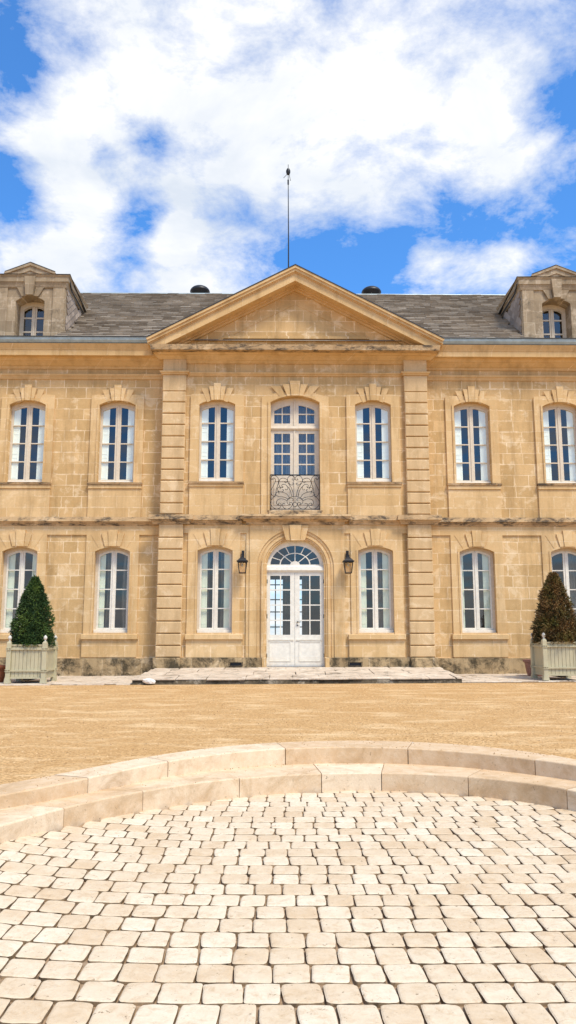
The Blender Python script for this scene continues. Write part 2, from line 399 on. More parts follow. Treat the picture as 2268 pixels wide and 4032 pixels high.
# grass behind the house (seen through the glazed door)
lw = MB(); lw.add([(-14,9.3,0.04),(14,9.3,0.04),(14,60,0.04),(-14,60,0.04)], [(0,1,2,3)])
tag(lw.build('lawn', M['lawn'], recalc=False), kind='structure')

# steps -----------------------------------------------------------------
def step_blocks(name, label, front, back, joints, zf_top, zf_bot, group):
    root = tag(empty(name, (C0[0], C0[1]+rad(front, 90), 0)), label, 'step', group)
    rr = random.Random(len(name)+joints[1])
    L = root.location
    for j in range(len(joints)-1):
        a, b = joints[j]-0.10, joints[j+1]+0.10
        n = max(3, int(abs(a-b)/2.5)); mb = MB(); dz = rr.uniform(-0.003, 0.003); rv = rr.random()
        secs = []
        for i in range(n+1):
            th = a + (b-a)*i/n
            if th > 182: 
                x0, y0 = arcpt(front, 182); x1, y1 = arcpt(back, 182); d = (th-182)*0.05; y0 -= d; y1 -= d; x0 -= 0.44*d; x1 -= 0.44*d
            elif th < 0:
                x0, y0 = arcpt(front, 0); x1, y1 = arcpt(back, 0); d = (-th)*0.05; y0 -= d; y1 -= d
            else: (x0, y0), (x1, y1) = arcpt(front, th), arcpt(back, th)
            zt = zf_top(x0)+dz; zb = zf_bot(x0)-0.05; zt1 = zf_top(x1)+dz
            c = 0.010; k = Vector((x1-x0, y1-y0)).normalized()
            secs.append([(x0, y0, zb), (x0, y0, zt-c), (x0+k.x*c*0.35, y0+k.y*c*0.35, zt-c*0.3), (x0+k.x*c, y0+k.y*c, zt), (x1, y1, zt1), (x1, y1, zb-0.12)])
        vs = [(p[0]-L.x, p[1]-L.y, p[2]-L.z) for s_ in secs for p in s_]; k = 6; fs = []
        for i in range(n):
            for q in range(k):
                p0, p1 = i*k+q, i*k+(q+1) % k
                fs.append((p0, p1, p1+k, p0+k))
        fs += [tuple(range(k)), tuple(range(n*k+k-1, n*k-1, -1))]
        mb.add(vs, fs, rv); mb.build('step_block', M['step'], root)
    return root
step_blocks('curved_step', 'upper pale limestone step curving round the cobbles below the gravel', 'F', 'B',
            [250, 225, 200, 178, 156.3, 132.8, 101.9, 74.3, 45.7, 20, -5, -30, -55], lambda x: 0.004, z1, 'curved stone steps')
step_blocks('curved_step', 'lower pale limestone step curving along the edge of the cobbles', 'L', 'F',
            [245, 220, 196, 169.6, 147.6, 118.6, 95.4, 79.6, 57.8, 32.8, 8, -18, -45], z1, z2, 'curved stone steps')

# cobbled paving
cbm = MB(); rc = random.Random(11); pitch = 0.18; W = 0.156
y = -12.62; row = 0; n = 8; GU = [-1,-0.92,-0.80,-0.30,0.30,0.80,0.92,1]
def inU(x, y):
    dx, dy = x-C0[0], y-C0[1]
    if dy < 0: return arcpt('L', 182)[0]+0.44*dy-0.06 < x < arcpt('L', 0)[0]-0.03
    return math.hypot(dx, dy) < rad('L', math.degrees(math.atan2(dy, dx))) + 0.05
while y > -19.0:
    ph = pitch*rc.uniform(0.97, 1.04); x = -4.2 + (row % 2)*W*0.5 + rc.uniform(-.02,.02)
    while x < 2.9:
        w = W*rc.uniform(0.90, 1.10)
        cx, cy = x + w/2, y - ph/2
        if inU(cx, cy):
            hw, hh = w/2 - rc.uniform(0.0025, 0.0062), ph/2 - rc.uniform(0.0035, 0.0070)
            ex = rc.uniform(5.5, 11.0); tx, ty = rc.uniform(-.012,.012), rc.uniform(-.012,.012); dz = rc.uniform(-.001,.001)
            sk = rc.uniform(-.005,.005); sk2 = rc.uniform(-.0015,.0015); seed = Vector((rc.random()*50, rc.random()*50, 0)); rv = rc.random()
            vs = []; fs = []
            for j in range(n):
                for i in range(n):
                    u, v = GU[i], GU[j]
                    # square to superellipse
                    m_ = max(abs(u), abs(v))
                    if m_ > 0:
                        l = (abs(u/m_)**ex + abs(v/m_)**ex)**(-1/ex); uu, vv = u*l, v*l
                    else: uu = vv = 0
                    ns = mnoise.noise(seed + Vector((uu*1.7, vv*1.7, 0)))
                    e = 1 + 0.05*mnoise.noise(seed + Vector((uu*4, vv*4, 5)))
                    px = cx + uu*hw*e + vv*sk; py = cy + vv*hh*e + uu*sk2
                    f = m_**16
                    vs.append((px, py, z2(px) + dz + tx*uu*hw + ty*vv*hh + 0.0025*ns - 0.005*f))
            for j in range(n-1):
                for i in range(n-1): q = j*n+i; fs.append((q, q+1, q+n+1, q+n))
            ed = [i for i in range(n)] + [j*n+n-1 for j in range(1, n)] + [(n-1)*n+i for i in range(n-2, -1, -1)] + [j*n for j in range(n-2, 0, -1)]
            b0 = len(vs)
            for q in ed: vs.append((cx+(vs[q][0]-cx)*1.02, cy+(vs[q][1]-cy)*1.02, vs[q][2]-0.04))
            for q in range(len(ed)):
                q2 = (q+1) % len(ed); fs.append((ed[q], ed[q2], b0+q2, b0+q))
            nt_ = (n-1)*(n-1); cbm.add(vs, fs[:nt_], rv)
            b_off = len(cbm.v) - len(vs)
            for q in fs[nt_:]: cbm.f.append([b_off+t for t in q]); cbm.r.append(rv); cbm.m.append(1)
        x += w
    y -= ph; row += 1
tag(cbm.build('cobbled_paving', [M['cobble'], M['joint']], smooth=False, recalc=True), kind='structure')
gr = MB(); nx, ny = 60, 130
vs = [(-4.4+7.6*i/nx, -24+11.9*j/ny, z2(-4.4+7.6*i/nx) - 0.020 + 0.014*mnoise.noise(Vector((i*0.9, j*0.9, 0)))) for j in range(ny+1) for i in range(nx+1)]
vs = [(a, b, min(c, 0.0)) for a, b, c in vs]
fsx = []
for j in range(ny):
    for i in range(nx):
        cx, cy = -4.4+7.6*(i+.5)/nx, -24+11.9*(j+.5)/ny
        if cy < C0[1] and not (arcpt('L',182)[0]+0.44*(cy-C0[1])-0.1 < cx < arcpt('L',0)[0]+0.1): continue
        if cy >= C0[1] and math.hypot(cx-C0[0], cy-C0[1]) > rad('L', math.degrees(math.atan2(cy-C0[1], cx-C0[0]))) + 0.2: continue
        fsx.append((j*(nx+1)+i, j*(nx+1)+i+1, (j+1)*(nx+1)+i+1, (j+1)*(nx+1)+i))
gr.add(vs, fsx)
tag(gr.build('paving_bed', M['grout'], recalc=False), kind='structure')

# pavement along the wings
YW = 0.30
pv = MB(); rp = random.Random(5)
def slab(mb, x0, x1, y0, y1, z, t=0.05, jag=0.01, tilt=0.004):
    r_ = lambda: rp.uniform(-jag, jag)
    top = [(x0+r_(), y0+r_()), (x1+r_(), y0+r_()), (x1+r_(), y1+r_()), (x0+r_(), y1+r_())]
    zz = [z(px, py) + rp.uniform(-tilt, tilt) for px, py in top]
    vs = [(p[0], p[1], h-t) for p, h in zip(top, zz)] + [(p[0], p[1], h-0.006) for p, h in zip(top, zz)]
    cxm, cym = (x0+x1)/2, (y0+y1)/2
    vs += [(p[0]+(cxm-p[0])*0.05, p[1]+(cym-p[1])*0.05, h) for p, h in zip(top, zz)]
    fs = [(0,1,5,4),(1,2,6,5),(2,3,7,6),(3,0,4,7),(4,5,9,8),(5,6,10,9),(6,7,11,10),(7,4,8,11),(8,9,10,11)]
    mb.add(vs, fs, rp.random())
zp = lambda x, y: gz(x, y) + 0.022 + 0.012*max(0, (y+2.6))
for sx in (-1, 1):
    y = YW-0.06; 
    while y > -2.45:
        d = rp.uniform(0.17, 0.22); x = 3.45
        while x < 9.4:
            w = rp.uniform(0.26, 0.52)
            if y - d > -2.42 or rp.random() < 0.8:
                slab(pv, *(sorted((sx*x, sx*(x+w-0.012)))), y-d+0.01, y, zp)
            x += w
        y -= d
tag(pv.build('pavement', M['flag'], recalc=False), kind='structure')
pbm = MB()
for sx in (-1, 1):
    a, b_ = sorted((sx*3.45, sx*9.4))
    pbm.add([(a,-2.5,gz(a,-2.5)+0.008),(b_,-2.5,gz(b_,-2.5)+0.008),(b_,YW,gz(b_,0)+0.03),(a,YW,gz(a,0)+0.03)], [(0,1,2,3)])
tag(pbm.build('pavement_bed', M['grout'], recalc=False), kind='structure')

# ------------------------------------------------------------------ terrace
ter = tag(empty('stone_terrace', (0,-1.2,0)), 'low worn flagstone terrace with mossy front edge before the white double door', 'terrace')
zt = lambda x, y: 0.125 + (y+2.5)*0.055 + 0.003*x
tb = MB(); y = -2.52
bands = [(-2.52,-1.75),(-1.75,-1.05),(-1.05,-0.48),(-0.48,-0.05)]
for bi, (y0, y1) in enumerate(bands):
    x = -3.70 + bi*0.05
    while x < 3.66:
        w = min(rp.uniform(0.5, 1.15), 3.70-x)
        if w < 0.15: break
        slab(tb, x, x+w-0.014, y0+0.008-(rp.uniform(0,0.05) if bi == 0 else 0), y1-0.006, zt, 0.028, 0.014, 0.006)
        x += w
for v in range(0, len(tb.v)): tb.v[v] = (tb.v[v][0], tb.v[v][1]+1.2, tb.v[v][2])
tb.build('flagstone', M['flag'], ter, recalc=False)
te = MB(); x = -3.66
te_n = 150
top = []; 
for i in range(te_n+1):
    x = -3.68 + 7.34*i/te_n
    j1 = 0.022*mnoise.noise(Vector((x*5, 1, 0))) + 0.012*mnoise.noise(Vector((x*19, 4, 0)))
    top.append((x, -2.50 + j1, zt(x, -2.5) - 0.030 + 0.5*j1, -2.53 + 0.02*mnoise.noise(Vector((x*9, 8, 0)))))
vs = []
for (x, yy, zz, y2) in top: vs += [(x, 1.2-0.0-0.05, zt(x,-0.05)-0.05), (x, yy+1.2, zz), (x, y2+1.2+0.02, zz*0.5), (x, y2+1.2, -0.04)]
fs = []
for i in range(te_n):
    for k in range(3): fs.append((i*4+k, i*4+k+1, i*4+k+5, i*4+k+4))
fs += [(0,1,2,3), (te_n*4+3, te_n*4+2, te_n*4+1, te_n*4)]
te.add(vs, fs)
te.add([(-3.68,-1.3,-0.04),(-3.68,1.2,-0.04),(-3.68,1.2,zt(-3.68,-.05)-0.05),(-3.68,-1.3,zt(-3.68,-2.5)-0.05)], [(0,1,2,3)])
te.build('terrace_edge', M['mossy'], ter, recalc=False)
ds = MB(); ds.cham(-0.95, 0.93, 0.86, 1.25, zt(0,-0.3)-0.02, 0.262, 0.012)
ds.build('door_step', M['flag'], ter)
# white lump of stone
bm = bmesh.new(); bmesh.ops.create_icosphere(bm, subdivisions=2, radius=0.12)
for v in bm.verts:
    v.co *= 1 + 0.35*mnoise.noise(v.co*9 + Vector((3,1,2))); v.co.z = max(-0.05, v.co.z*0.62); v.co.x *= 1.15; v.co.y *= 0.8
me = bpy.data.meshes.new('stone_lump'); bm.to_mesh(me); bm.free(); me.materials.append(M['block'])
lump = bpy.data.objects.new('stone_lump', me); col.objects.link(lump); lump.location = (-3.28, -2.62, 0.06)
tag(lump, 'small rough white stone lying at the left front corner of the terrace', 'stone')

# ------------------------------------------------------------------ mansion
H = tag(empty('mansion', (0,0,0)), 'two storey honey coloured stone mansion with central pediment and slate roof', 'mansion')
CX = 2.09; WX1, WX2 = 4.82, 7.25
UP = dict(w=0.48, z0=5.09, zs=7.19, zc=7.31); LO = dict(w=0.475, z0=1.13, zs=3.25, zc=3.37)
UPW = dict(w=0.485, z0=5.12, zs=7.24, zc=7.37); LOW = dict(w=0.48, z0=1.13, zs=3.25, zc=3.38)
op = lambda d, cx: opening(d['w'], d['z0'], d['zs'], d['zc'], 10, cx)
door_hole = [(-0.745,0.22),(0.745,0.22)] + arch(0.745, 2.80, 3.5449, 20)
balc_hole = [(-0.655,4.30),(0.645,4.30)] + arch(0.65, 7.24, 7.42, 12, -0.005)
wl = MB()
wl.prism(rect(-3.50,3.50,0.05,8.75), [op(UP,-CX), op(UP,CX), op(LO,-CX), op(LO,CX), door_hole, balc_hole], 0.0, 0.32)
for s in (-1, 1):
    a, b_ = sorted((s*3.501, s*9.2))
    wl.prism(rect(a,b_,0.02,8.72), [op(UPW,s*WX1), op(UPW,s*WX2), op(LOW,s*WX1), op(LOW,s*WX2)], YW, YW+0.35)
    e0, e1 = sorted((s*9.2, s*8.85))
    wl.box(e0, e1, YW+0.352, 9.0, 0.02, 8.72)
wl.build('wall', M['wall'], H)
# ground floor facing: raised field with sunk panels
fp = MB()
fp.prism(rect(-3.0,3.0,0.50,3.92), [op(LO,-CX), op(LO,CX),
    [(-0.999,0.501+0.0),(0.999,0.501),*arch(0.999,2.80,3.7989,20)],
    rect(-2.95,-2.80,0.505,3.70), rect(2.80,2.95,0.505,3.70),
    rect(-1.44,-1.28,0.505,3.70), rect(1.28,1.44,0.505,3.70)], -0.035, -0.001)
for s in (-1, 1):
    a, b_ = sorted((s*3.56, s*9.2))
    fp.prism(rect(a,b_,0.475,3.93), [op(LOW,s*WX1), op(LOW,s*WX2),
        rect(*sorted((s*3.60,s*4.13)),0.48,3.69), rect(*sorted((s*5.52,s*6.56)),0.48,3.69), rect(*sorted((s*7.95,s*9.0)),0.48,3.69)], YW-0.035, YW-0.001)
    for k in range(11):      # toothed edge of the door bay
        if k % 2 == 0:
            zz = 3.567 - 0.306*k
            fp.cham(*sorted((s*1.28, s*1.245)), -0.034, -0.001, max(0.505, zz-0.306), zz, 0.006)
fp.prism([(-1.19,0.501),(-0.9985,0.501),*reversed(arch(0.9985,2.80,3.7984,24)),(0.9985,0.501),(1.19,0.501),(1.19,3.915),(-1.19,3.915)], [], -0.060, -0.0355)
fp.build('stone_facing', M['plate'], H)
# plinth
for s in (-1, 1):
    pl = MB()
    a, b_ = sorted((s*2.93, s*0.80))
    pl.prism(rect(a,b_,0.05,0.50), [rect(*sorted((s*1.67,s*1.37)),0.30,0.385)], -0.085, -0.001)
    pl.cham(*sorted((s*2.931, s*3.62)), -0.19, -0.001, 0.03, 0.50, 0.015)
    pl.prism(rect(*sorted((s*3.621, s*9.2)),0.01,0.474), [], YW-0.09, YW-0.001)
    pl.build('plinth', M['plinth'], H)
for s in (-1, 1):
    v_ = MB(); v_.box(*sorted((s*1.669,s*1.371)), -0.03, -0.002, 0.301, 0.384)
    v_.tube([(s*1.69,-0.095,0.40),(s*1.69,-0.095,0.29),(s*1.35,-0.095,0.29),(s*1.35,-0.095,0.40)], 0.009)
    v_.build('air_vent', M['iron'], H)
# pilasters
gu = [7.528,7.219,6.906,6.595,6.284,5.981,5.674,5.378,5.085,4.782,4.480,4.185]
gl = [3.573,3.267,2.967,2.663,2.351,2.040,1.736,1.418,1.107,0.802,0.502]
for s in (-1, 1):
    p = MB(); a, b_ = sorted((s*2.93, s*3.555)); rq = random.Random(20+s)
    p.box(a+0.015, b_-0.015, -0.075, -0.001, 0.502, 3.925)
    p.box(a+0.015, b_-0.015, -0.075, -0.001, 4.17, 8.55)
    p.cham(a, b_, -0.115, -0.076, 7.54, 7.985, 0.008)
    p.cham(a, b_, -0.115, -0.076, 8.07, 8.42, 0.008)
    for i in range(11): p.cham(a+rq.uniform(0,.006), b_-rq.uniform(0,.006), -0.125-rq.uniform(0,.006), -0.076, gu[i+1]+0.012, gu[i]-0.012, 0.02)
    p.cham(a, b_, -0.125, -0.076, 3.59, 3.925, 0.012)
    for i in range(10): p.cham(a-0.012, b_+0.012, -0.13-rq.uniform(0,.006), -0.076, gl[i+1]+0.012, gl[i]-0.012, 0.02)
    p.box(*sorted((s*3.50, s*3.552)), -0.0745, YW, 0.03, 8.5)
    p.build('pilaster', M['quoin'], H)
# string course between the floors
for s in (-1, 1):
    st = MB()
    a, b_ = sorted((s*3.58, s*9.2))
    st.layer(a, b_, YW-0.001, 3.93, 3.985, 0.05, 0.07, False, YW); st.layer(a, b_, YW-0.001, 3.985, 4.035, 0.09, 0.11, False, YW)
    st.layer(a, b_, YW-0.001, 4.035, 4.155, 0.15, 0.13, False, YW)
    a, b_ = sorted((s*2.91, s*3.57))
    st.layer(a, b_, -0.07, 3.925, 3.985, 0.15, 0.17); st.layer(a, b_, -0.07, 3.985, 4.035, 0.19, 0.21); st.layer(a, b_, -0.07, 4.035, 4.165, 0.25, 0.235)
    a, b_ = sorted((s*1.40, s*2.91))
    st.layer(a, b_, -0.001, 3.92, 3.98, 0.06, 0.08, False); st.layer(a, b_, -0.001, 3.98, 4.03, 0.10, 0.12, False); st.layer(a, b_, -0.001, 4.03, 4.16, 0.16, 0.145, False)
    st.build('string_course', M['dirty'], H)
sh = MB()
sh.layer(-1.18, 1.18, -0.001, 3.918, 4.00, 0.09, 0.12); sh.layer(-1.22, 1.22, -0.001, 4.00, 4.055, 0.14, 0.19)
sh.layer(-1.20, 1.19, -0.001, 4.055, 4.12, 0.24, 0.26); sh.layer(-1.19, 1.18, -0.001, 4.12, 4.175, 0.27, 0.25)
sh.cham(-0.70, 0.69, -0.12, 0.0, 4.176, 4.30, 0.01)
sh.build('balcony_shelf', M['dirty'], H)
# centre entablature
en = MB()
def ent(x0, x1, ret, yf, dz=0.0, tr=False):
    en.layer(x0, x1, -0.0015 if yf > -0.05 else -0.07, 7.985+dz, 8.03+dz, 0.03, 0.05, ret, yf)
    en.layer(x0, x1, -0.0015 if yf > -0.05 else -0.07, 8.03+dz, 8.07+dz, 0.07, 0.085, ret, yf)
ent(-2.90, 2.90, False, 0.0)
for s in (-1, 1): ent(*sorted((s*2.93, s*3.555)), True, -0.115)
# bed mouldings, corona
en.layer(-2.93, 2.93, -0.001, 8.33, 8.40, 0.03, 0.10, False); en.layer(-2.93, 2.93, -0.001, 8.40, 8.50, 0.12, 0.24, False)
for s in (-1, 1):
    a, b_ = sorted((s*2.931, s*3.555))
    en.layer(a, b_, -0.001, 8.42, 8.55, 0.115, 0.26, True)
en.layer(-3.39, 3.39, YW+0.2, 8.5005, 8.55, 0.27, 0.30)
en.build('entablature', M['trim'], H)
co = MB(); co.layer(-3.34, 3.34, YW+0.2, 8.5505, 8.69, 0.50, 0.52)
co.build('cornice', M['dirty'], H)
for s in (-1, 1):
    wc = MB()
    a, b_ = sorted((s*3.56, s*9.45)); Y_ = YW
    for (z0_, z1_, p0, p1) in [(7.98,8.02,.03,.045),(8.02,8.06,.05,.06),(8.06,8.11,.08,.095),(8.27,8.34,.03,.06),(8.34,8.44,.08,.20),(8.44,8.52,.22,.27),(8.52,8.67,.42,.43),(8.67,8.70,.44,.45),(8.70,8.82,.45,.52)]:
        wc.layer(a, b_, Y_-0.001, z0_, z1_, p0, p1, False, Y_)
    wc.build('wing_cornice', M['trim'], H)
# pediment
pd = MB(); AP = 10.93; SL = (10.93-8.85)/3.97
def chev(t, zlow=8.691, off=0.0):
    ax = AP - off; xo = (ax-8.85)/SL if off == 0 else 3.97 - 0.03
    xi = (AP-t-zlow)/SL
    return [(-3.97,8.85),(0,AP-off),(3.97,8.85),(3.90,zlow),(xi,zlow),(0,AP-t),(-xi,zlow),(-3.90,zlow)]
def rake(t0, t1, y0, y1):
    zlow = 8.691; xm = 3.93
    def ends(t):
        x = (AP-t-zlow)/SL
        return (x, zlow) if x <= xm else (xm, AP-t-xm*SL)
    (xo, zo), (xi, zi) = ends(t0), ends(t1)
    if t0 == 0: xo, zo = 3.97, 8.85
    pts = [(-xi,zi),(-xo,zo),(0,AP-t0),(xo,zo)] + ([(xm,zlow)] if zo > zlow+1e-6 and zi == zlow else []) + [(xi,zi),(0,AP-t1)]
    if zo > zlow+1e-6 and zi == zlow: pts.insert(1, (-xm,zlow))
    return pd.prism(pts, [], y0, y1)
rake(0.0, 0.07, -0.545, 0.3); rake(0.0705, 0.145, -0.51, 0.3); rake(0.1455, 0.175, -0.465, 0.3); rake(0.1755, 0.395, -0.44, 0.3)
rake(0.3955, 0.44, -0.13, 0.3); rake(0.4405, 0.50, -0.06, 0.3)
x1 = (AP-0.505-8.691)/SL
pd.build('raking_cornice', M['trim'], H)
ty = MB(); ty.prism([(-x1,8.6915),(x1,8.6915),(0,AP-0.5005)], [], 0.0, 0.3)
# raised triangular field
ty.prism([(-1.98,9.115),(1.98,9.115),(0,9.115+1.98*SL)], [[(-1.70,9.155),(1.70,9.155),(0,9.155+1.70*SL)]], -0.012, -0.0005)
ty.prism([(-2.02,9.04),(2.02,9.04),(1.90,9.112),(-1.90,9.112)], [], -0.055, -0.0005)
ty.prism([(-2.10,9.00),(-1.98,9.0),(-1.78,9.16),(-1.84,9.17)], [], -0.045, -0.0005)
ty.build('tympanum', M['wall'], H)
fl = MB()
for s in (-1, 1):
    fl.prism([(s*3.95,8.865),(0,AP+0.004),(0,AP+0.028),(s*3.96,8.882)], [], -0.56, -0.30)
fl.build('flashing', M['lead'], H)
# gutters
for s in (-1, 1):
    gt = MB(); a, b_ = sorted((s*3.80, s*9.5))
    prof = [(-0.16,8.822),(-0.195,8.85),(-0.23,8.91),(-0.245,8.985),(-0.22,8.995),(-0.01,8.995),(-0.01,8.822)]
    vs = [(a, p[0]-0.02, p[1]) for p in prof] + [(b_, p[0]-0.02, p[1]) for p in prof]; k = len(prof)
    gt.add(vs, [(i, (i+1) % k, (i+1) % k + k, i+k) for i in range(k)] + [tuple(range(k)), tuple(range(2*k-1, k-1, -1))])
    for i in range(7):
        xx = s*(4.15 + i*0.98) + 0.02
        vs = []
        for q in (xx, xx+0.035): vs += [(q, p[0]-0.026, p[1]+0.001) for p in prof[:4]]
        for q in (xx, xx+0.035): vs += [(q, p[0]+0.01, p[1]) for p in prof[:4]]
        gt.add(vs, [(0,1,5,4),(1,2,6,5),(2,3,7,6),(0,1,9,8),(1,2,10,9),(2,3,11,10),(4,5,13,12),(5,6,14,13),(6,7,15,14)])
    gt.build('gutter', M['zinc'], H)
    gd = MB(); gd.tube([(a,-0.27,8.993),(b_,-0.27,8.993)], 0.014); gd.box(a, b_, -0.225, -0.17, 8.8205, 8.8218)
    gd.build('gutter_bead', M['lead'], H)
# roofs ---------------------------------------------------------------
RY0, RZ0, RS = -0.10, 8.96, 0.745; RYR = 4.5; RZR = RZ0 + (RYR-RY0)*RS
def slate_plane(mb, org, ux, up, nrm, width, rows_, pitch_, clip=None, sw=0.24, seed=1, xfun=None):
    rr = random.Random(seed); org, ux, up, nrm = map(Vector, (org, ux, up, nrm))
    for j in range(rows_):
        x = -rr.random()*sw; dj = rr.uniform(-.004,.004)
        rowtone = rr.uniform(-0.12, 0.12)
        while x < width:
            w = sw*rr.uniform(0.75, 1.25); a, b_ = max(0, x)+0.003, min(width, x+w)-0.003; x += w
            if b_ - a < 0.01: continue
            y0 = j*pitch_ + rr.uniform(-.008,.008) + dj; y1 = y0 + pitch_*1.25
            if clip and not clip((a+b_)/2, (y0+y1)/2): continue
            t0 = 0.048 + rr.uniform(-.010,.010); t1 = 0.004
            p = lambda X, Y, T: org + ux*X + up*Y + nrm*T
            vs = [p(a,y0,t0),p(b_,y0,t0+rr.uniform(-.002,.002)),p(b_,y1,t1),p(a,y1,t1),p(a,y0,0),p(b_,y0,0)]
            mb.add(vs, [(0,1,2,3),(4,5,1,0),(4,0,3),(5,2,1)], min(1, max(0, rr.random()*0.6+0.2+rowtone)))
rf = MB(); Lr = math.hypot(RYR-RY0, RZR-RZ0); upv = Vector((0, RYR-RY0, RZR-RZ0)).normalized(); nv = Vector((0, -upv.z, upv.y))
def mainclip(x, y):
    X = -9.4 + x; Yv = RY0 + upv.y*y; Z = RZ0 + upv.z*y
    if abs(abs(X)-7.37) < 0.95 and Yv < 2.2: return False
    if Z < AP - abs(X)*SL - 0.35 and abs(X) < 3.9: return False
    return True
slate_plane(rf, (-9.4,RY0,RZ0+0.03), (1,0,0), upv, nv, 18.8, 34, Lr/34, mainclip, sw=0.30)
for (xa, xb, ya) in ((-9.4,-8.29,RY0),(-8.29,-6.44,1.26),(-6.44,6.41,RY0),(6.41,8.27,1.26),(8.27,9.4,RY0)):
    rf.add([(xa,ya,RZ0+(ya-RY0)*RS),(xb,ya,RZ0+(ya-RY0)*RS),(xb,RYR,RZR),(xa,RYR,RZR)], [(0,1,2,3)], 0.1)
rf.add([(-9.4,9.2,RZ0),(9.4,9.2,RZ0),(9.4,RYR,RZR),(-9.4,RYR,RZR)], [(3,2,1,0)], 0.4)
for s in (-1, 1): rf.add([(s*9.2,0.3,9.0),(s*9.2,8.9,9.0),(s*9.2,RYR,RZR-0.05)], [(0,1,2)], 0.2)
# gable roof behind the pediment
for s in (-1, 1):
    xe = 3.95; u2 = Vector((-s*xe, 0, AP-8.87)); Lg = u2.length; u2.normalize(); n2 = Vector((s*abs(u2.z), 0, abs(u2.x)))
    rf.add([(s*xe,-0.55,8.875),(0,-0.55,AP+0.02),(0,2.6,AP+0.02),(s*xe,-0.1,8.875)], [(0,1,2,3)], 0.3)
rf.build('roof', M['slate'], H, recalc=False)
rg_ = MB(); rg_.tube([(-9.4,RYR,RZR+0.02),(9.4,RYR,RZR+0.02)], 0.045, 8); rg_.build('ridge_cap', M['zinc'], H)
# domed chimney hoods
for X in (-3.15, 2.72):
    d = MB(); prof = [(0.31,-0.3),(0.31,0.0)] + [(0.34*math.cos(R(a)), 0.02+0.21*math.sin(R(a))) for a in range(0, 91, 10)]
    prof[-1] = (0.004, 0.23)
    d.lathe(prof, (X, RYR+0.35, RZR+0.24), 28); d.build('chimney_hood', M['iron'], H, smooth=True)
# lightning rod
lr = MB(); lx = -0.125; lr.tube([(lx,RYR,RZR-0.1),(lx,RYR,14.4),(lx-0.01,RYR,16.5)], [0.028,0.020,0.013], 8)
lr.tube([(lx-0.01,RYR,16.45),(lx-0.01,RYR,16.62)], 0.028, 8); lr.tube([(lx-0.01,RYR,16.6),(lx-0.01,RYR,17.2)], 0.010, 6)
lr.lathe([(0.004,-0.13),(0.055,-0.09),(0.075,-0.02),(0.075,0.05),(0.05,0.11),(0.004,0.14)], (lx-0.01,RYR,16.92), 12)
lr.tube([(lx-0.05,RYR,16.83),(lx-0.17,RYR-0.02,16.68)], 0.009, 6); lr.tube([(lx+0.03,RYR,16.80),(lx+0.07,RYR+0.02,16.60)], 0.009, 6)
lr.build('lightning_rod', M['iron'], H)

# interior ------------------------------------------------------------
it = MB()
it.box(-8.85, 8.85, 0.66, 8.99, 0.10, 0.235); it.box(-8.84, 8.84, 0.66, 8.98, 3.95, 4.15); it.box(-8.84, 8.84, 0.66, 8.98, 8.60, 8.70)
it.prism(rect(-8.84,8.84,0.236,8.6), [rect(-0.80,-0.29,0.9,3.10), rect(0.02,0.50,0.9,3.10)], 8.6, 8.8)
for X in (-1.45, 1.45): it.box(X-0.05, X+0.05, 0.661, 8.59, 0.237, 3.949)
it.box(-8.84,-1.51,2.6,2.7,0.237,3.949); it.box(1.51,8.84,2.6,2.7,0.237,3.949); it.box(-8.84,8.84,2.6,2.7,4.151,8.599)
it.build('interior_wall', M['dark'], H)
mt = MB()
for X in (-0.56, 0.26): mt.box(X-0.02, X+0.02, 8.65, 8.70, 0.9, 3.1)
for Z in (1.35,1.9,2.35,2.9): mt.box(-0.8,-0.29,8.651,8.699,Z-0.02,Z+0.02); mt.box(0.02,0.5,8.651,8.699,Z-0.02,Z+0.02)
mt.build('rear_window_bars', M['iron'], H)
def drape(x0, x1, y, z0, z1, mt_, parent, folds=5, sway=0.0, name='curtain'):
    mb = MB(); n_ = folds*8; vs = []
    for i in range(n_+1):
        t = i/n_; x = x0+(x1-x0)*t; yy = y + 0.035*math.sin(t*folds*2*math.pi)
        for k in range(5):
            f = k/4; vs.append((x + sway*math.sin(f*math.pi)*(1-t), yy, z1 + (z0-z1)*f))
    fs = [(i*5+k, (i+1)*5+k, (i+1)*5+k+1, i*5+k+1) for i in range(n_) for k in range(4)]
    mb.add(vs, fs); return mb.build(name, mt_, parent, smooth=True, recalc=False)
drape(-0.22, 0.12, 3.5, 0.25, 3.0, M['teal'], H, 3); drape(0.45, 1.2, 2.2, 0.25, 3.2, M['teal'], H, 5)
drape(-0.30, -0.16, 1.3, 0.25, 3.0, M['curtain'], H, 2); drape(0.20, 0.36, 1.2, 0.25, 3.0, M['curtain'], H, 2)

# windows -------------------------------------------------------------
def voussoirs(mb, w, zs, zc, ztop, ksw, kst, y0, proud=(0.075,0.055), side=True, dx=0.0):
    """keystone with a wedge on either side, over an arch crown at zc"""
    kb, kt = ksw, kst
    mb.prism([(dx-kb,zc-0.015),(dx+kb,zc-0.015),(dx+kt,ztop),(dx-kt,ztop)], [], y0-proud[0], y0)
    if side:
        for s in (-1, 1):
            g_ = 0.006
            q = [(dx+s*(kb+g_),zc-0.01),(dx+s*(kb*2.05),zc-0.022),(dx+s*(kt*2.35),ztop-0.09),(dx+s*(kt+g_),ztop-0.09)]
            mb.prism(q if s > 0 else q[::-1], [], y0-proud[1], y0)
            q = [(dx+s*(kb*2.3),zc-0.03),(dx+s*(kb*3.6),zc-0.07),(dx+s*(kt*4.6),ztop-0.12),(dx+s*(kt*2.75),ztop-0.12)]
            mb.prism(q if s > 0 else q[::-1], [], y0-0.008, y0)
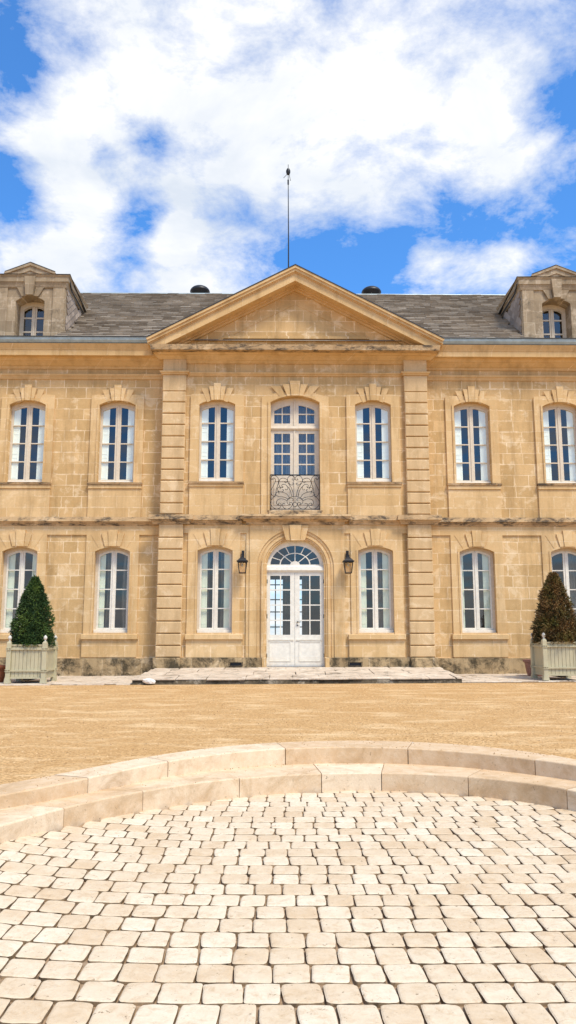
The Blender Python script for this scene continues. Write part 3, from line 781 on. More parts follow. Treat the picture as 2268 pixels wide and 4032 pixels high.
def casements(root, d, zg0, zgs, zgc, bars, gx, yl, m_frame, m_leaf, sills=True):
    """two glazed leaves each one pane wide with horizontal bars; gx = (outer, inner) glass x"""
    go, gi = gx; w = d['w']
    fr_ = MB(); fo = opening(w+0.02, d['z0'], d['zs']+0.01, d['zc']+0.01, 10); wi = go+0.042
    zi = zgs + 0.045; zci = zgc + 0.055
    fr_.prism(fo, [opening(wi, zg0-0.045, zi, zci, 10)], yl, yl+0.07)
    fr_.build('window_frame', m_frame, root)
    for s in (-1, 1):
        lf = MB()
        # outline of the leaf: one half under the arch
        A_ = arch(wi-0.002, zi, zci-0.003, 20); half = [p for p in A_ if p[0] >= 0.004] + [(0.004, A_[10][1])]
        Gt = arch(go, zgs, zgc, 20)
        gtop = [(go, zgs)] + [p for p in Gt if gi < p[0] < go-1e-4]
        # z at gi
        hh = zgc-zgs; rr_ = (go*go+hh*hh)/(2*hh); zgi = zgc-rr_+math.sqrt(rr_*rr_-gi*gi); gtop.append((gi, zgi))
        out = [(0.004, zg0-0.043), (wi-0.002, zg0-0.043)] + half
        holes = []; zz = [zg0] + list(bars)
        for i in range(len(bars)+1):
            lo = zg0 if i == 0 else bars[i-1]+0.014
            if i < len(bars): holes.append([(gi,lo),(go,lo),(go,bars[i]-0.014),(gi,bars[i]-0.014)])
            else: holes.append([(gi,lo),(go,lo)] + gtop)
        if s < 0: out = [(-x, z) for x, z in out][::-1]; holes = [[(-x, z) for x, z in h][::-1] for h in holes]
        lf.prism(out, holes, yl+0.012, yl+0.055)
        lf.build('casement', m_leaf, root)
    ml = MB(); ml.cham(-0.024, 0.024, yl-0.006, yl+0.011, zg0-0.04, zgc+0.03, 0.006)
    ml.build('meeting_stile', m_leaf, root)
    pn = MB()
    for s in (-1, 1):
        x0_, x1_ = sorted((s*(gi-0.005), s*(go+0.005)))
        pn.add([(x0_,yl+0.034,zg0-0.005),(x1_,yl+0.034,zg0-0.005),(x1_,yl+0.034,zgc+0.01),(x0_,yl+0.034,zgc+0.01)], [(0,1,2,3)])
    pn.build('pane', M['glass'], root, recalc=False)
def shutters(root, go, cover, zg0, zgc, y, m_, both=True):
    for s in ((-1, 1) if both else (-1,)):
        sb = MB(); a, b_ = sorted((s*(go+0.03), s*(go-cover)))
        sb.box(a, b_, y, y+0.025, zg0-0.03, zgc+0.02)
        ia, ib = a+0.03, b_-0.03
        for z0_, z1_ in ((zg0+0.06, zg0+0.62),(zg0+0.72, zg0+1.28),(zg0+1.38, zgc-0.12)):
            sb.prism(rect(ia,ib,z0_,z1_), [rect(ia+0.012,ib-0.012,z0_+0.012,z1_-0.012)], y-0.006, y-0.0005)
        sb.build('shutter', m_, root)
def upper_window(cx, Y, D, style=0):
    d = D; w = d['w']; root_mb = MB(); dz = d['zc']-7.31
    ztop = 7.46+dz; so = 0.715; zsill = d['z0']-0.03
    root_mb.prism([(-so,zsill),(so,zsill),(so,ztop-0.03),(so-0.02,ztop),(0.50,ztop+0.015),(-0.50,ztop+0.015),(-so+0.02,ztop),(-so,ztop-0.03)],
        [[(-w,zsill+0.001),(w,zsill+0.001)] + arch(w, d['zs'], d['zc'], 10)], -0.050, -0.001)
    if style == 1:  # fine fillet round the opening
        root_mb.prism([(-w-0.055,zsill),(w+0.055,zsill)] + arch(w+0.055, d['zs']+0.03, d['zc']+0.05, 10), [[(-w-0.004,zsill+0.001),(w+0.004,zsill+0.001)] + arch(w+0.004, d['zs'], d['zc']+0.004, 10)], -0.075, -0.0505)
    voussoirs(root_mb, w, d['zs'], d['zc'], 7.76+dz*0.6, 0.075, 0.095, -0.0505, (0.06,0.045))
    root_mb.prism(rect(-so+0.01, so-0.01, 4.165, 4.93), [], -0.045, -0.001)
    root_mb.cham(-0.715, 0.715, -0.075, -0.001, 4.932, zsill-0.055, 0.008)
    root = root_mb.build('window', M['plate'], H, loc=(cx, Y, 0))
    sl_ = MB(); sl_.layer(-0.73, 0.73, 0.28, zsill-0.054, zsill-0.0005, 0.10, 0.115, False)
    sl_.build('sill', M['dirty'], root)
    casements(root, d, 5.213, 7.06+dz, 7.165+dz, (5.699,6.206,6.709), (0.425,0.075), 0.115, M['cream'], M['greywhite'])
    bs = MB(); bs.cham(-w+0.003, w-0.003, 0.07, 0.19, d['z0']-0.028, 5.165, 0.008); bs.build('drip_board', M['white'], root)
    shutters(root, 0.425, 0.175, 5.2, 7.16+dz, 0.172, M['shutter'])
    return root
def lower_window(cx, Y, D):
    d = D; w = d['w']; mb = MB(); zsill = 1.09
    mb.prism([(-w-0.030,zsill),(w+0.030,zsill)] + arch(w+0.030, d['zs']+0.02, d['zc']+0.03, 10), [[(-w+0.018,zsill+0.001),(w-0.018,zsill+0.001)] + arch(w-0.018, d['zs']-0.005, d['zc']-0.018, 10)], -0.052, 0.06)
    voussoirs(mb, w, d['zs'], d['zc']+0.02, 3.815, 0.10, 0.128, -0.0355, (0.055,0.035))
    mb.prism(rect(-0.715,0.715,0.505,0.955), [], -0.055, -0.036)
    mb.cham(-0.735, 0.735, -0.115, 0.30, 0.957, 1.0895, 0.010)
    root = mb.build('window', M['plate'], H, loc=(cx, Y, 0))
    dd = dict(d); dd['w'] = w-0.02
    casements(root, dd, 1.256, 3.13, 3.245, (1.753,2.263,2.770), (0.365,0.070), 0.17, M['cream'], M['white'])
    bs = MB(); bs.cham(-w+0.02, w-0.02, 0.10, 0.245, 1.0905, 1.205, 0.008); bs.build('drip_board', M['white'], root)
    return root
for cx in (-CX, CX): upper_window(cx, 0.0, UP)
uw = upper_window(-WX1, YW, UPW, 1)
for cx in (-WX2, WX1, WX2):
    c_ = copy_tree(uw); c_.location = (cx, YW, 0)
def flow(root, covers, dr):
    for s, cv in covers:
        sb = MB(); a, b_ = sorted((s*0.395, s*(0.365-cv))); sb.box(a, b_, 0.27, 0.295, 1.22, 3.26)
        sb.prism(rect(a+0.02,b_-0.02,1.35,2.2), [rect(a+0.032,b_-0.032,1.362,2.188)], 0.264, 0.2695)
        sb.prism(rect(a+0.02,b_-0.02,2.3,3.1), [rect(a+0.032,b_-0.032,2.312,3.088)], 0.264, 0.2695)
        sb.build('shutter', M['shutlow'], root)
    for (a, b_, sw) in dr: drape(a, b_, 0.42, 1.15, 3.35, M['curtain'], root, 3, sw)
for cx, Y, D, cv, dr in [(-CX,0,LO,((-1,.145),(1,.145)),[(-.30,-.18,.05),(.10,.26,.04)]), (CX,0,LO,((-1,.145),(1,.15)),[(.05,.25,.03)]),
        (-WX1,YW,LOW,((-1,.13),),[(-.26,-.06,.06),(.24,.42,-.05)]), (WX1,YW,LOW,((1,.15),(-1,.06)),[(.10,.28,.03)]),
        (-WX2,YW,LOW,((-1,.15),(1,.12)),[(-.28,-.10,.03)]), (WX2,YW,LOW,(),[(.08,.42,.05)])]:
    flow(lower_window(cx, Y, D), cv, dr)

# balcony window and railing -------------------------------------------
bw = MB()
oz = 4.176
bw.prism([(-0.905,oz),(0.90,oz),(0.90,7.40),(0.45,7.52),(-0.45,7.52),(-0.905,7.40)], [[(-0.657,oz+0.001),(0.647,oz+0.001)] + arch(0.652, 7.24, 7.42, 12, -0.005)], -0.035, -0.001)
bw.prism([(-0.73,oz+0.125),(0.72,oz+0.125)] + arch(0.725, 7.27, 7.475, 12, -0.005), [[(-0.665,oz+0.126),(0.655,oz+0.126)] + arch(0.66, 7.245, 7.43, 12, -0.005)], -0.062, -0.0355)
voussoirs(bw, 0.65, 7.24, 7.43, 7.83, 0.10, 0.145, -0.0355, (0.075,0.05), dx=-0.005)
bwo = bw.build('balcony_window', M['plate'], H)
f_ = MB()
Ao = [(-0.655,4.29),(0.645,4.29)] + arch(0.65, 7.24, 7.42, 16, -0.005)
up_h = []
for (a, b_) in ((-0.563,-0.360),(-0.336,-0.135),(0.095,0.298),(0.322,0.523)):
    up_h.append(rect(a,b_,6.71,6.958))
    zc_ = lambda x: 7.225 - 0.16*((x+0.005)/0.56)**2*1.0
    up_h.append([(a,6.985),(b_,6.985),(b_,zc_(b_)),((a+b_)/2,zc_((a+b_)/2)+0.003),(a,zc_(a))])
    for (z0_, z1_) in ((6.179,6.431),(5.891,6.136),(5.599,5.849),(5.308,5.567)): up_h.append(rect(a,b_,z0_,z1_))
f_.prism(Ao, up_h, 0.15, 0.20)
f_.layer(-0.655, 0.645, 0.149, 6.525, 6.56, 0.03, 0.05, False, 0.15); f_.layer(-0.655, 0.645, 0.149, 6.56, 6.63, 0.055, 0.04, False, 0.15)
f_.cham(-0.045, 0.005, 0.128, 0.149, 4.30, 6.52, 0.008); f_.cham(-0.045, 0.005, 0.128, 0.149, 6.635, 7.36, 0.008)
for s in (-1, 1):
    for (a, b_) in ((-0.575,-0.12),(0.08,0.535)): 
        if (a < 0) == (s < 0): f_.prism(rect(a,b_,4.48,5.15), [rect(a+0.03,b_-0.03,4.51,5.12)], 0.138, 0.149)
f_.build('casement', M['greywhite'], bwo)
pn = MB(); pn.add([(-0.57,0.176,5.30),(0.53,0.176,5.30),(0.53,0.176,7.24),(-0.57,0.176,7.24)], [(0,1,2,3)]); pn.build('pane', M['glass'], bwo, recalc=False)
cu = drape(-0.6, 0.6, 0.6, 4.3, 7.3, plain('net curtain', (0.30,0.32,0.34), 0.9, 0.1), bwo, 9)
rl = MB(); yr = -0.085
S_ = lambda x, y: (-0.011 + (x-703)*0.001181, 4.317 + (1095-y)*0.001167)
def crom(P, n_=6):
    out = []
    for i in range(len(P)-1):
        p0, p1, p2, p3 = P[max(0,i-1)], P[i], P[i+1], P[min(len(P)-1,i+2)]
        for k in range(n_):
            t = k/n_
            out.append(tuple(0.5*((2*p1[a])+(-p0[a]+p2[a])*t+(2*p0[a]-5*p1[a]+4*p2[a]-p3[a])*t*t+(-p0[a]+3*p1[a]-3*p2[a]+p3[a])*t**3) for a in (0,1)))
    return out + [P[-1]]
scrolls = [
 [(222,402),(206,412),(180,395),(172,360),(195,328),(250,315),(310,350),(338,425),(325,510),(297,600),(277,700),(268,775)],
 [(222,400),(205,385),(220,370),(255,385),(268,430),(250,490),(205,580),(172,660),(180,745),(215,785),(258,785),(262,760),(245,752)],
 [(270,785),(205,830),(160,930),(200,1030),(290,1080),(370,1050),(398,990),(380,952),(345,945),(328,970),(350,985)],
 [(522,892),(470,862),(400,848),(325,868),(290,925),(310,980),(350,998),(380,985)],
 [(485,972),(462,950),(430,962),(425,1005),(460,1058),(530,1080),(610,1042),(645,970),(628,935),(592,932),(580,955),(600,968)],
 [(608,978),(560,970),(530,930),(532,880),(570,830),(640,800),(703,793)],
 [(530,885),(570,845),(625,832),(660,855),(662,880),(642,882)],
 [(668,790),(655,690),(610,570),(550,480),(537,400),(570,335),(630,317),(685,342),(700,388),(672,420),(640,405),(652,382)],
 [(565,485),(600,522),(640,532),(672,512),(668,485),(648,490)],
 [(630,790),(600,660),(540,570),(480,518),(425,522),(406,552),(425,578),(442,562)],
 [(530,560),(545,600),(530,635),(500,642),(490,622)],
 [(490,448),(470,455),(490,477),(530,452),(520,402),(440,373),(370,402),(342,480),(358,560),(400,595),(442,580)],
 [(362,622),(382,612),(372,588),(335,585),(312,615),(330,670),(390,692),(440,675),(445,640),(420,638)],
 [(580,822),(520,740),(440,702),(340,685),(288,708),(283,760),(330,795),(430,805),(500,825),(548,858)],
 [(300,695),(340,695),(350,712),(335,722)]]
for P in scrolls:
    for s in (1, -1):
        rl.tube([(S_(703+s*(x-703), y)[0], yr, S_(0, y)[1]) for x, y in crom(P)], 0.0075, 5)
rl.tube([(S_(703+50*math.cos(R(a)), 0)[0], yr, S_(0, 978-50*math.sin(R(a)))[1]) for a in range(0, 361, 20)], 0.0075, 5)
rl.tube([(S_(703,0)[0], yr, S_(0,815)[1]), (S_(703,0)[0], yr, S_(0,925)[1])], 0.006, 5); rl.tube([(S_(703,0)[0], yr, S_(0,1030)[1]), (S_(703,0)[0], yr, S_(0,1080)[1])], 0.006, 5)
rl.box(-0.665, 0.645, yr-0.016, yr+0.016, 5.230, 5.258); rl.box(-0.655, 0.635, yr-0.010, yr+0.010, 4.322, 4.340)
for X in (-0.652, 0.622): rl.box(X, X+0.02, yr-0.010, yr+0.010, 4.302, 5.2295)
for X in (-0.64, 0.63):
    rl.box(X-0.008, X+0.008, yr+0.011, 0.0, 5.18, 5.20); rl.box(X-0.008, X+0.008, yr+0.011, 0.0, 4.40, 4.42)
rl.build('railing', M['iron'], H)

# door --------------------------------------------------------------------
dr = MB()
def ring(r0, r1, y0, y1, zb=0.501):
    """arched band between radii r0 > r1 with straight legs"""
    dr.prism([(-r0,zb),(-r1,zb)] + [(x, z) for x, z in reversed(arch(r1, 2.80, 2.80+r1*0.9999, 24))] + [(r1,zb),(r0,zb)] + arch(r0, 2.80, 2.80+r0*0.9999, 24), [], y0, y1)
ring(0.995, 0.93, -0.030, 0.05); ring(0.929, 0.885, -0.012, 0.05); ring(0.884, 0.835, -0.055, 0.05); ring(0.834, 0.79, -0.028, 0.10); ring(0.789, 0.747, 0.02, 0.10)
for s in (-1, 1): dr.cham(*sorted((s*0.755, s*0.86)), -0.11, 0.10, 0.235, 0.500, 0.01)
q0 = 3.50; qt = 3.905
dr.prism([(-0.118,q0),(0.118,q0),(0.158,qt),(-0.158,qt)], [], -0.155, 0.05)
for s in (-1, 1):
    q = [(s*0.124,q0+0.005),(s*0.25,q0+0.015),(s*0.35,qt-0.005),(s*0.164,qt-0.005)]
    dr.prism(q if s > 0 else q[::-1], [], -0.120, 0.05)
dro = dr.build('door', M['plate'], H)
fr_ = MB(); yd = 0.10
# fixed frame with fanlight
fo = [(-0.747,2.862),(0.747,2.862)] + arch(0.747, 2.863, 3.545, 24)
ro, ri, rh = 0.645, 0.39, 0.125
zc0 = 2.885; holes = []
def fp_(r_, a, sq=0.78): return (-0.008 + r_*math.cos(a), zc0 + r_*math.sin(a)*sq)
K = 8; gap = 0.011
for k in range(K):
    a0, a1 = math.pi*k/K, math.pi*(k+1)/K
    def seg(r0, r1, e=1.0):
        g0, g1 = gap/r0*1.0, gap/r1*1.0
        o_ = [fp_(r1, a0+g1+(a1-a0-2*g1)*i/4) for i in range(5)]; i_ = [fp_(r0, a1-g0-(a1-a0-2*g0)*i/4) for i in range(5)]
        return o_ + i_
    holes.append(seg(ri+0.014, ro))
for (k0, k1) in ((0,2),(2,4),(4,6),(6,8)):
    a0, a1 = math.pi*k0/K, math.pi*k1/K
    g0, g1 = gap/rh, gap/ri
    holes.append([fp_(ri-0.014, a0+g1+(a1-a0-2*g1)*i/6) for i in range(7)] + [fp_(rh, a1-g0-(a1-a0-2*g0)*i/4) for i in range(5)])
fr_.prism(fo, holes, yd+0.02, yd+0.06)
fr_.layer(-0.747, 0.747, yd+0.06, 2.70, 2.74, 0.02, 0.05, False, yd); fr_.layer(-0.747, 0.747, yd+0.06, 2.7405, 2.83, 0.055, 0.04, False, yd); fr_.layer(-0.747, 0.747, yd+0.06, 2.8305, 2.8615, 0.02, 0.0, False, yd)
for s in (-1, 1): fr_.box(*sorted((s*0.747, s*0.722)), yd, yd+0.06, 0.26, 2.699)
fr_.box(-0.7215, 0.7215, yd, yd+0.06, 2.675, 2.699)
fr_.build('fanlight_frame', M['white'], dro)
lx_ = [(-0.7205,-0.0195,-0.655,-0.400,-0.372,-0.135), (-0.0135,0.7205,0.112,0.362,0.390,0.640)]
zr = [(2.245,2.600),(1.852,2.215),(1.458,1.826),(1.075,1.432)]
for (a, b_, p0, p1, p2, p3) in lx_:
    lf = MB(); hs = [rect(u, v, z0_, z1_) for (z0_, z1_) in zr for (u, v) in ((p0,p1),(p2,p3))]
    lf.prism(rect(a, b_, 0.268, 2.673), hs, yd+0.008, yd+0.05)
    lf.layer(a+0.03, b_-0.03, yd+0.0075, 0.925, 0.955, 0.018, 0.026, False, yd+0.008)
    lf.prism(rect(p0-0.02, p3+0.02, 0.40, 0.905), [rect(p0, p3, 0.42, 0.885)], yd-0.004, yd+0.0075)
    lf.build('door_leaf', M['white'], dro)
pn = MB()
for (z0_, z1_) in ((1.07,2.605),):
    pn.add([(-0.66,yd+0.03,z0_),(0.645,yd+0.03,z0_),(0.645,yd+0.03,z1_),(-0.66,yd+0.03,z1_)], [(0,1,2,3)])
pn.add([(-0.68,yd+0.04,2.88),(0.66,yd+0.04,2.88),(0.66,yd+0.04,3.42),(-0.68,yd+0.04,3.42)], [(0,1,2,3)])
pn.build('pane', M['glass'], dro, recalc=False)
hd = MB()
hd.tube([(0.055,yd+0.008,1.405),(0.055,yd-0.05,1.405)], 0.018, 10); hd.tube([(0.055,yd-0.045,1.405),(0.10,yd-0.05,1.400),(0.15,yd-0.045,1.408)], 0.009, 8)
hd.tube([(0.055,yd+0.008,1.318),(0.055,yd-0.008,1.318)], 0.018, 10); hd.build('door_handle', M['iron'], dro)
hg = MB()
for zz in (0.55, 1.55, 2.45): hg.tube([(-0.735,yd-0.008,zz-0.05),(-0.735,yd-0.008,zz+0.05)], 0.008, 6); hg.tube([(0.735,yd-0.008,zz-0.05),(0.735,yd-0.008,zz+0.05)], 0.008, 6)
hg.build('hinge', M['iron'], dro)

# dormers -------------------------------------------------------------------
def dormer(cx):
    Y = 0.33; mb = MB()
    mb.prism([(-1.04,9.0),(1.04,9.0),(0.985,9.25),(0.97,10.76),(-0.97,10.76),(-0.985,9.25)], [opening(0.40,9.02,10.32,10.46,10)], 0.0, 0.50)
    for s in (-1, 1): 
        mb.prism([(s*0.63,9.01),(s*1.0,9.01),(s*0.955,9.3),(s*0.95,10.70),(s*0.63,10.70)] if s > 0 else [(s*0.63,10.70),(s*0.95,10.70),(s*0.955,9.3),(s*1.0,9.01),(s*0.63,9.01)], [], -0.028, -0.0005)
    mb.layer(-0.95, 0.95, 2.0, 10.702, 10.78, 0.035, 0.06); mb.layer(-0.95, 0.95, 2.0, 10.781, 10.85, 0.06, 0.085)
    mb.layer(-0.96, 0.96, 2.0, 10.851, 10.98, 0.10, 0.10); mb.layer(-0.97, 0.97, 2.0, 10.981, 11.035, 0.10, 0.135)
    mb.prism([(-0.74,11.036),(0.74,11.036),(0.70,11.10),(0,11.375),(-0.70,11.10)], [], -0.13, 0.6)
    mb.prism([(-0.72,11.07),(-0.66,11.056),(0,11.305),(0.66,11.056),(0.72,11.07),(0.70,11.105),(0,11.38),(-0.70,11.105)], [], -0.165, -0.1305)
    mb.prism([(-0.33,11.057),(-0.25,11.057),(0,11.15),(0.25,11.057),(0.33,11.057),(0,11.19)], [], -0.155, -0.1305)
    mb.prism([(-0.10,10.45),(0.10,10.45),(0.15,10.99),(-0.15,10.99)], [], -0.145, -0.0005)
    for s in (-1, 1):
        q = [(s*0.11,10.452),(s*0.23,10.44),(s*0.37,10.70),(s*0.145,10.70)]
        mb.prism(q if s > 0 else q[::-1], [], -0.05, -0.0005)
    root = mb.build('dormer', M['dormer'], H, loc=(cx, Y, -0.06))
    ytop = 2.05; zt0, zt1 = 10.72, 10.66
    for s in (-1, 1):
        ck = MB()
        ys = [0.0, 0.501]; 
        # cheek as courses of slates, lying on the side wall
        pr = [(0.501, 9.30), (0.501, zt0), (1.98, zt1)]
        X0 = s*0.935
        ck.add([(X0, p[0], p[1]) for p in [(0.5,9.1),(0.5,zt0),(2.1,zt1+0.1)]], [(0,1,2)], 0.3)
        # slates follow the slope of the roof
        u = Vector((0, 0.797, 0.603)); v = Vector((0, -0.603, 0.797)); o_ = Vector((X0, 0.12, 9.12)); rr = random.Random(77)
        for j in range(11):
            x = -0.1 - rr.random()*0.2
            while x < 2.6:
                w_ = rr.uniform(0.20, 0.26); a = x+0.004; b_ = x+w_-0.004; x += w_
                y0 = j*0.16; y1 = y0+0.17; c0 = o_ + u*((a+b_)/2) + v*(y0+0.08)
                if c0.y < 0.10 or c0.z > 10.70 - 0.02*c0.y or c0.y > 2.25: continue
                P4 = [o_+u*a+v*y0, o_+u*b_+v*y0, o_+u*b_+v*y1, o_+u*a+v*y1]
                P4 = [Vector((p.x, max(0.03, p.y), min(p.z, 10.74))) for p in P4]
                n_ = Vector((s, 0, 0)); vs = [P4[0]+n_*0.075, P4[1]+n_*0.075, P4[2]+n_*0.058, P4[3]+n_*0.058, P4[0], P4[1]]
                fs = [(0,1,2,3),(4,5,1,0),(4,0,3),(5,2,1)]
                ck.add(vs, fs, rr.random())
        ck.build('slate_cheek', M['cheek'], root, recalc=False)
    tp = MB()
    tp.add([(-1.12,-0.145,11.037),(1.12,-0.145,11.037),(1.12,-0.145,11.058),(-1.12,-0.145,11.058),(-1.10,0.35,10.99),(1.10,0.35,10.99),(1.10,2.0,10.78),(-1.10,2.0,10.78)], [(3,2,5,4),(4,5,6,7)])
    for s in (-1, 1):
        tp.tube([(s*1.07,0.02,10.90),(s*1.05,0.35,10.76),(s*1.04,1.1,10.74),(s*1.03,2.05,10.70)], 0.020, 6)
        tp.tube([(s*0.72,-0.13,11.055),(s*1.11,-0.14,11.045),(s*1.10,0.3,11.00)], 0.012, 5)
        tp.tube([(s*0.70,-0.16,11.115),(0,-0.16,11.395)], 0.014, 5)
    tp.build('dormer_roof', M['lead'], root, recalc=False)
    # glazing
    d = dict(w=0.39, z0=9.03, zs=10.31, zc=10.45)
    fr1 = MB(); fr1.prism(opening(0.40,9.03,10.32,10.46,10), [opening(0.325,9.10,10.20,10.33,10)], 0.40, 0.46); fr1.build('window_frame', M['cream'], root)
    gl1 = MB()
    for s in (-1, 1):
        hs = []
        for (z0_, z1_) in ((9.14,9.56),(9.60,9.97)): hs.append(rect(*sorted((s*0.295, s*0.07)), z0_, z1_))
        tt = [(s*0.07,10.01),(s*0.295,10.01),(s*0.295,10.20),(s*0.18,10.27),(s*0.07,10.295)]
        hs.append(tt)
        o2 = [(s*0.003,9.101),(s*0.322,9.101),(s*0.322,10.20),(s*0.17,10.295),(s*0.003,10.325)]
        gl1.prism(o2, hs, 0.412, 0.45)
    gl1.cham(-0.025, 0.025, 0.392, 0.411, 9.11, 10.32, 0.006)
    gl1.build('casement', M['cream'], root)
    pn = MB(); pn.add([(-0.30,0.43,9.12),(0.30,0.43,9.12),(0.30,0.43,10.31),(-0.30,0.43,10.31)], [(0,1,2,3)]); pn.build('pane', M['glass'], root, recalc=False)
    bk = MB(); bk.add([(-0.5,0.9,9.0),(0.5,0.9,9.0),(0.5,0.9,10.6),(-0.5,0.9,10.6)], [(0,1,2,3)]); bk.build('dark_backing', M['dark'], root, recalc=False)  # dark sheet closing the view behind the glass, stands in for the unlit attic
    return root
dm = dormer(-7.37)
d2 = copy_tree(dm); d2.location = (7.34, 0.33, -0.06)

# ------------------------------------------------------------------ lanterns
def lantern(cx, label):
    root = tag(empty('wall_lantern', (cx, 0.0, 3.1)), label, 'lantern', 'wall lanterns beside the door')
    Yc = -0.30; zz = lambda z: z-3.1
    br = MB(); br.box(-0.035, 0.035, -0.075, -0.0355, zz(2.98), zz(3.24))
    br.tube([(0,-0.07,zz(3.20)),(0,-0.22,zz(3.205)),(0,Yc,zz(3.20)),(0,Yc,zz(3.06))], 0.016, 8)
    br.tube([(0,-0.07,zz(3.02)),(0,-0.16,zz(3.08)),(0,-0.24,zz(3.195))], 0.010, 6)
    br.build('bracket', M['iron'], root)
    hd = MB()
    prof = [(0.145,2.925),(0.145,2.945),(0.118,2.96),(0.085,3.0),(0.045,3.035),(0.028,3.05),(0.028,3.075)]
    vs = []; 
    for (q, z) in prof: vs += [(-q,Yc-q,zz(z)),(q,Yc-q,zz(z)),(q,Yc+q,zz(z)),(-q,Yc+q,zz(z))]
    fs = [(i*4+k, i*4+(k+1) % 4, (i+1)*4+(k+1) % 4, (i+1)*4+k) for i in range(len(prof)-1) for k in range(4)] + [(3,2,1,0), tuple(range(len(vs)-4, len(vs)))]
    hd.add(vs, fs); hd.tube([(0,Yc,zz(3.07)),(0,Yc,zz(3.11))], 0.03, 8); hd.build('hood', M['iron'], root)
    fm = MB(); t, b_ = 0.112, 0.078
    cs = [(-1,-1),(1,-1),(1,1),(-1,1)]
    for i in range(4):
        a, c = cs[i], cs[(i+1) % 4]
        fm.tube([(a[0]*t,Yc+a[1]*t,zz(2.92)),(a[0]*b_,Yc+a[1]*b_,zz(2.635))], 0.0085, 5)
        fm.tube([(a[0]*b_,Yc+a[1]*b_,zz(2.64)),(c[0]*b_,Yc+c[1]*b_,zz(2.64))], 0.010, 5)
        fm.tube([(a[0]*t,Yc+a[1]*t,zz(2.915)),(c[0]*t,Yc+c[1]*t,zz(2.915))], 0.010, 5)
    fm.build('frame', M['iron'], root)
    gs = MB(); vs = [(a*b_*.98,Yc+c*b_*.98,zz(2.64)) for a, c in cs] + [(a*t*.98,Yc+c*t*.98,zz(2.915)) for a, c in cs]
    gs.add(vs, [(i,(i+1) % 4,(i+1) % 4+4,i+4) for i in range(4)]); gs.build('lantern_glass', M['glass_old'], root, recalc=False)
    bl = MB(); bl.tube([(0,Yc,zz(2.92)),(0,Yc,zz(2.86))], 0.02, 8); bl.lathe([(0.012,2.80-3.1),(0.028,2.82-3.1),(0.03,2.84-3.1),(0.018,2.865-3.1)], (0,Yc,0), 10); bl.build('bulb', M['finial'], root, smooth=True)
lantern(-1.365, 'black iron wall lantern to the left of the white double door')
lantern(1.352, 'black iron wall lantern to the right of the white double door')

# ------------------------------------------------------------------ planters, trees, pots
def planter(loc, label):
    root = tag(empty('planter_box', loc), label, 'planter', 'square wooden planter boxes'); h = 0.40; zt_, zb_ = 0.85, 0.13
    for sx in (-1, 1):
        for sy in (-1, 1):
            p = MB(); a, c = sx*h, sy*h
            p.cham(a-0.05, a+0.05, c-0.05, c+0.05, 0.0, 0.90, 0.006)
            p.prism([(a-0.07,0.0),(a+0.07,0.0),(a+0.055,0.10),(a-0.055,0.10)], [], c-0.058, c+0.058)
            p.layer(a-0.04, a+0.04, c+0.04, 0.9005, 0.93, 0.0, -0.012, True, c-0.04)
            po = p.build('corner_post', M['sage'], root)
            f = MB(); f.lathe([(0.03,0.93),(0.018,0.945),(0.016,0.955),(0.03,0.97),(0.042,0.995),(0.042,1.015),(0.03,1.045),(0.010,1.062),(0.002,1.068)], (a, c, 0), 14)
            f.build('finial', M['finial'], po, smooth=True)
    def side(ax, sg):
        """ax 0: faces +-Y, 1: faces +-X"""
        s = MB(); T = (lambda u, d, z: (u, sg*d, z)) if ax == 0 else (lambda u, d, z: (sg*d, u, z))
        def bx(u0, u1, d0, d1, z0_, z1_):
            a, b_ = T(u0, d0, 0), T(u1, d1, 0); x0_, x1_ = sorted((a[0], b_[0])); y0_, y1_ = sorted((a[1], b_[1])); s.box(x0_, x1_, y0_, y1_, z0_, z1_)
        bx(-0.35, 0.35, 0.36, 0.375, 0.13, 0.83)
        for k in range(8):
            u = -0.345 + k*0.0865; bx(u+0.004, u+0.0825, 0.3755, 0.392, 0.135, 0.83)
        bx(-0.35, 0.35, 0.35, 0.41, 0.8305, 0.86); bx(-0.35, 0.35, 0.35, 0.405, 0.10, 0.1345)
        for z in (0.74, 0.26): bx(-0.40, 0.40, 0.3925, 0.425, z, z+0.035)
        s.build('side_panel', M['sage'], root)
        b2 = MB()
        for z in (0.74, 0.26):
            for u in (-0.40, 0.40):
                p_ = T(u, 0.452, z+0.018); q_ = T(u, 0.475, z+0.018)
                x0_, x1_ = p_[0]-0.03, p_[0]+0.03
                if ax == 0: b2.box(u-0.055, u+0.055, *sorted((sg*0.451, sg*0.468)), z-0.006, z+0.006); b2.box(u-0.055, u+0.055, *sorted((sg*0.451, sg*0.468)), z+0.035, z+0.047); b2.tube([T(u,0.46,z-0.005),T(u,0.46,z+0.045)], 0.012, 6)
                else: b2.box(*sorted((sg*0.451, sg*0.468)), u-0.055, u+0.055, z-0.006, z+0.006); b2.box(*sorted((sg*0.451, sg*0.468)), u-0.055, u+0.055, z+0.035, z+0.047); b2.tube([T(u,0.46,z-0.005),T(u,0.46,z+0.045)], 0.012, 6)
        b2.build('iron_strap', M['sage'], root)
    for sg in (-1, 1): side(0, sg); side(1, sg)
    so = MB(); so.box(-0.35, 0.35, -0.35, 0.35, 0.70, 0.78); so.build('soil', M['soil'], root)
    bt = MB(); bt.box(-0.34, 0.34, -0.34, 0.34, 0.115, 0.129); bt.box(-0.06, 0.06, -0.40, 0.36, 0.06, 0.10); bt.build('base_board', M['soil'], root)
    return root
ZL, ZRt = gz(-6.1,-1.9)+0.030, gz(6.0,-1.9)+0.034
planter((-6.12,-1.86,ZL), 'sage grey slatted planter box at the left of the facade holding the green cone tree')
planter((6.03,-1.84,ZRt), 'sage grey slatted planter box at the right of the facade holding the browning cone tree')
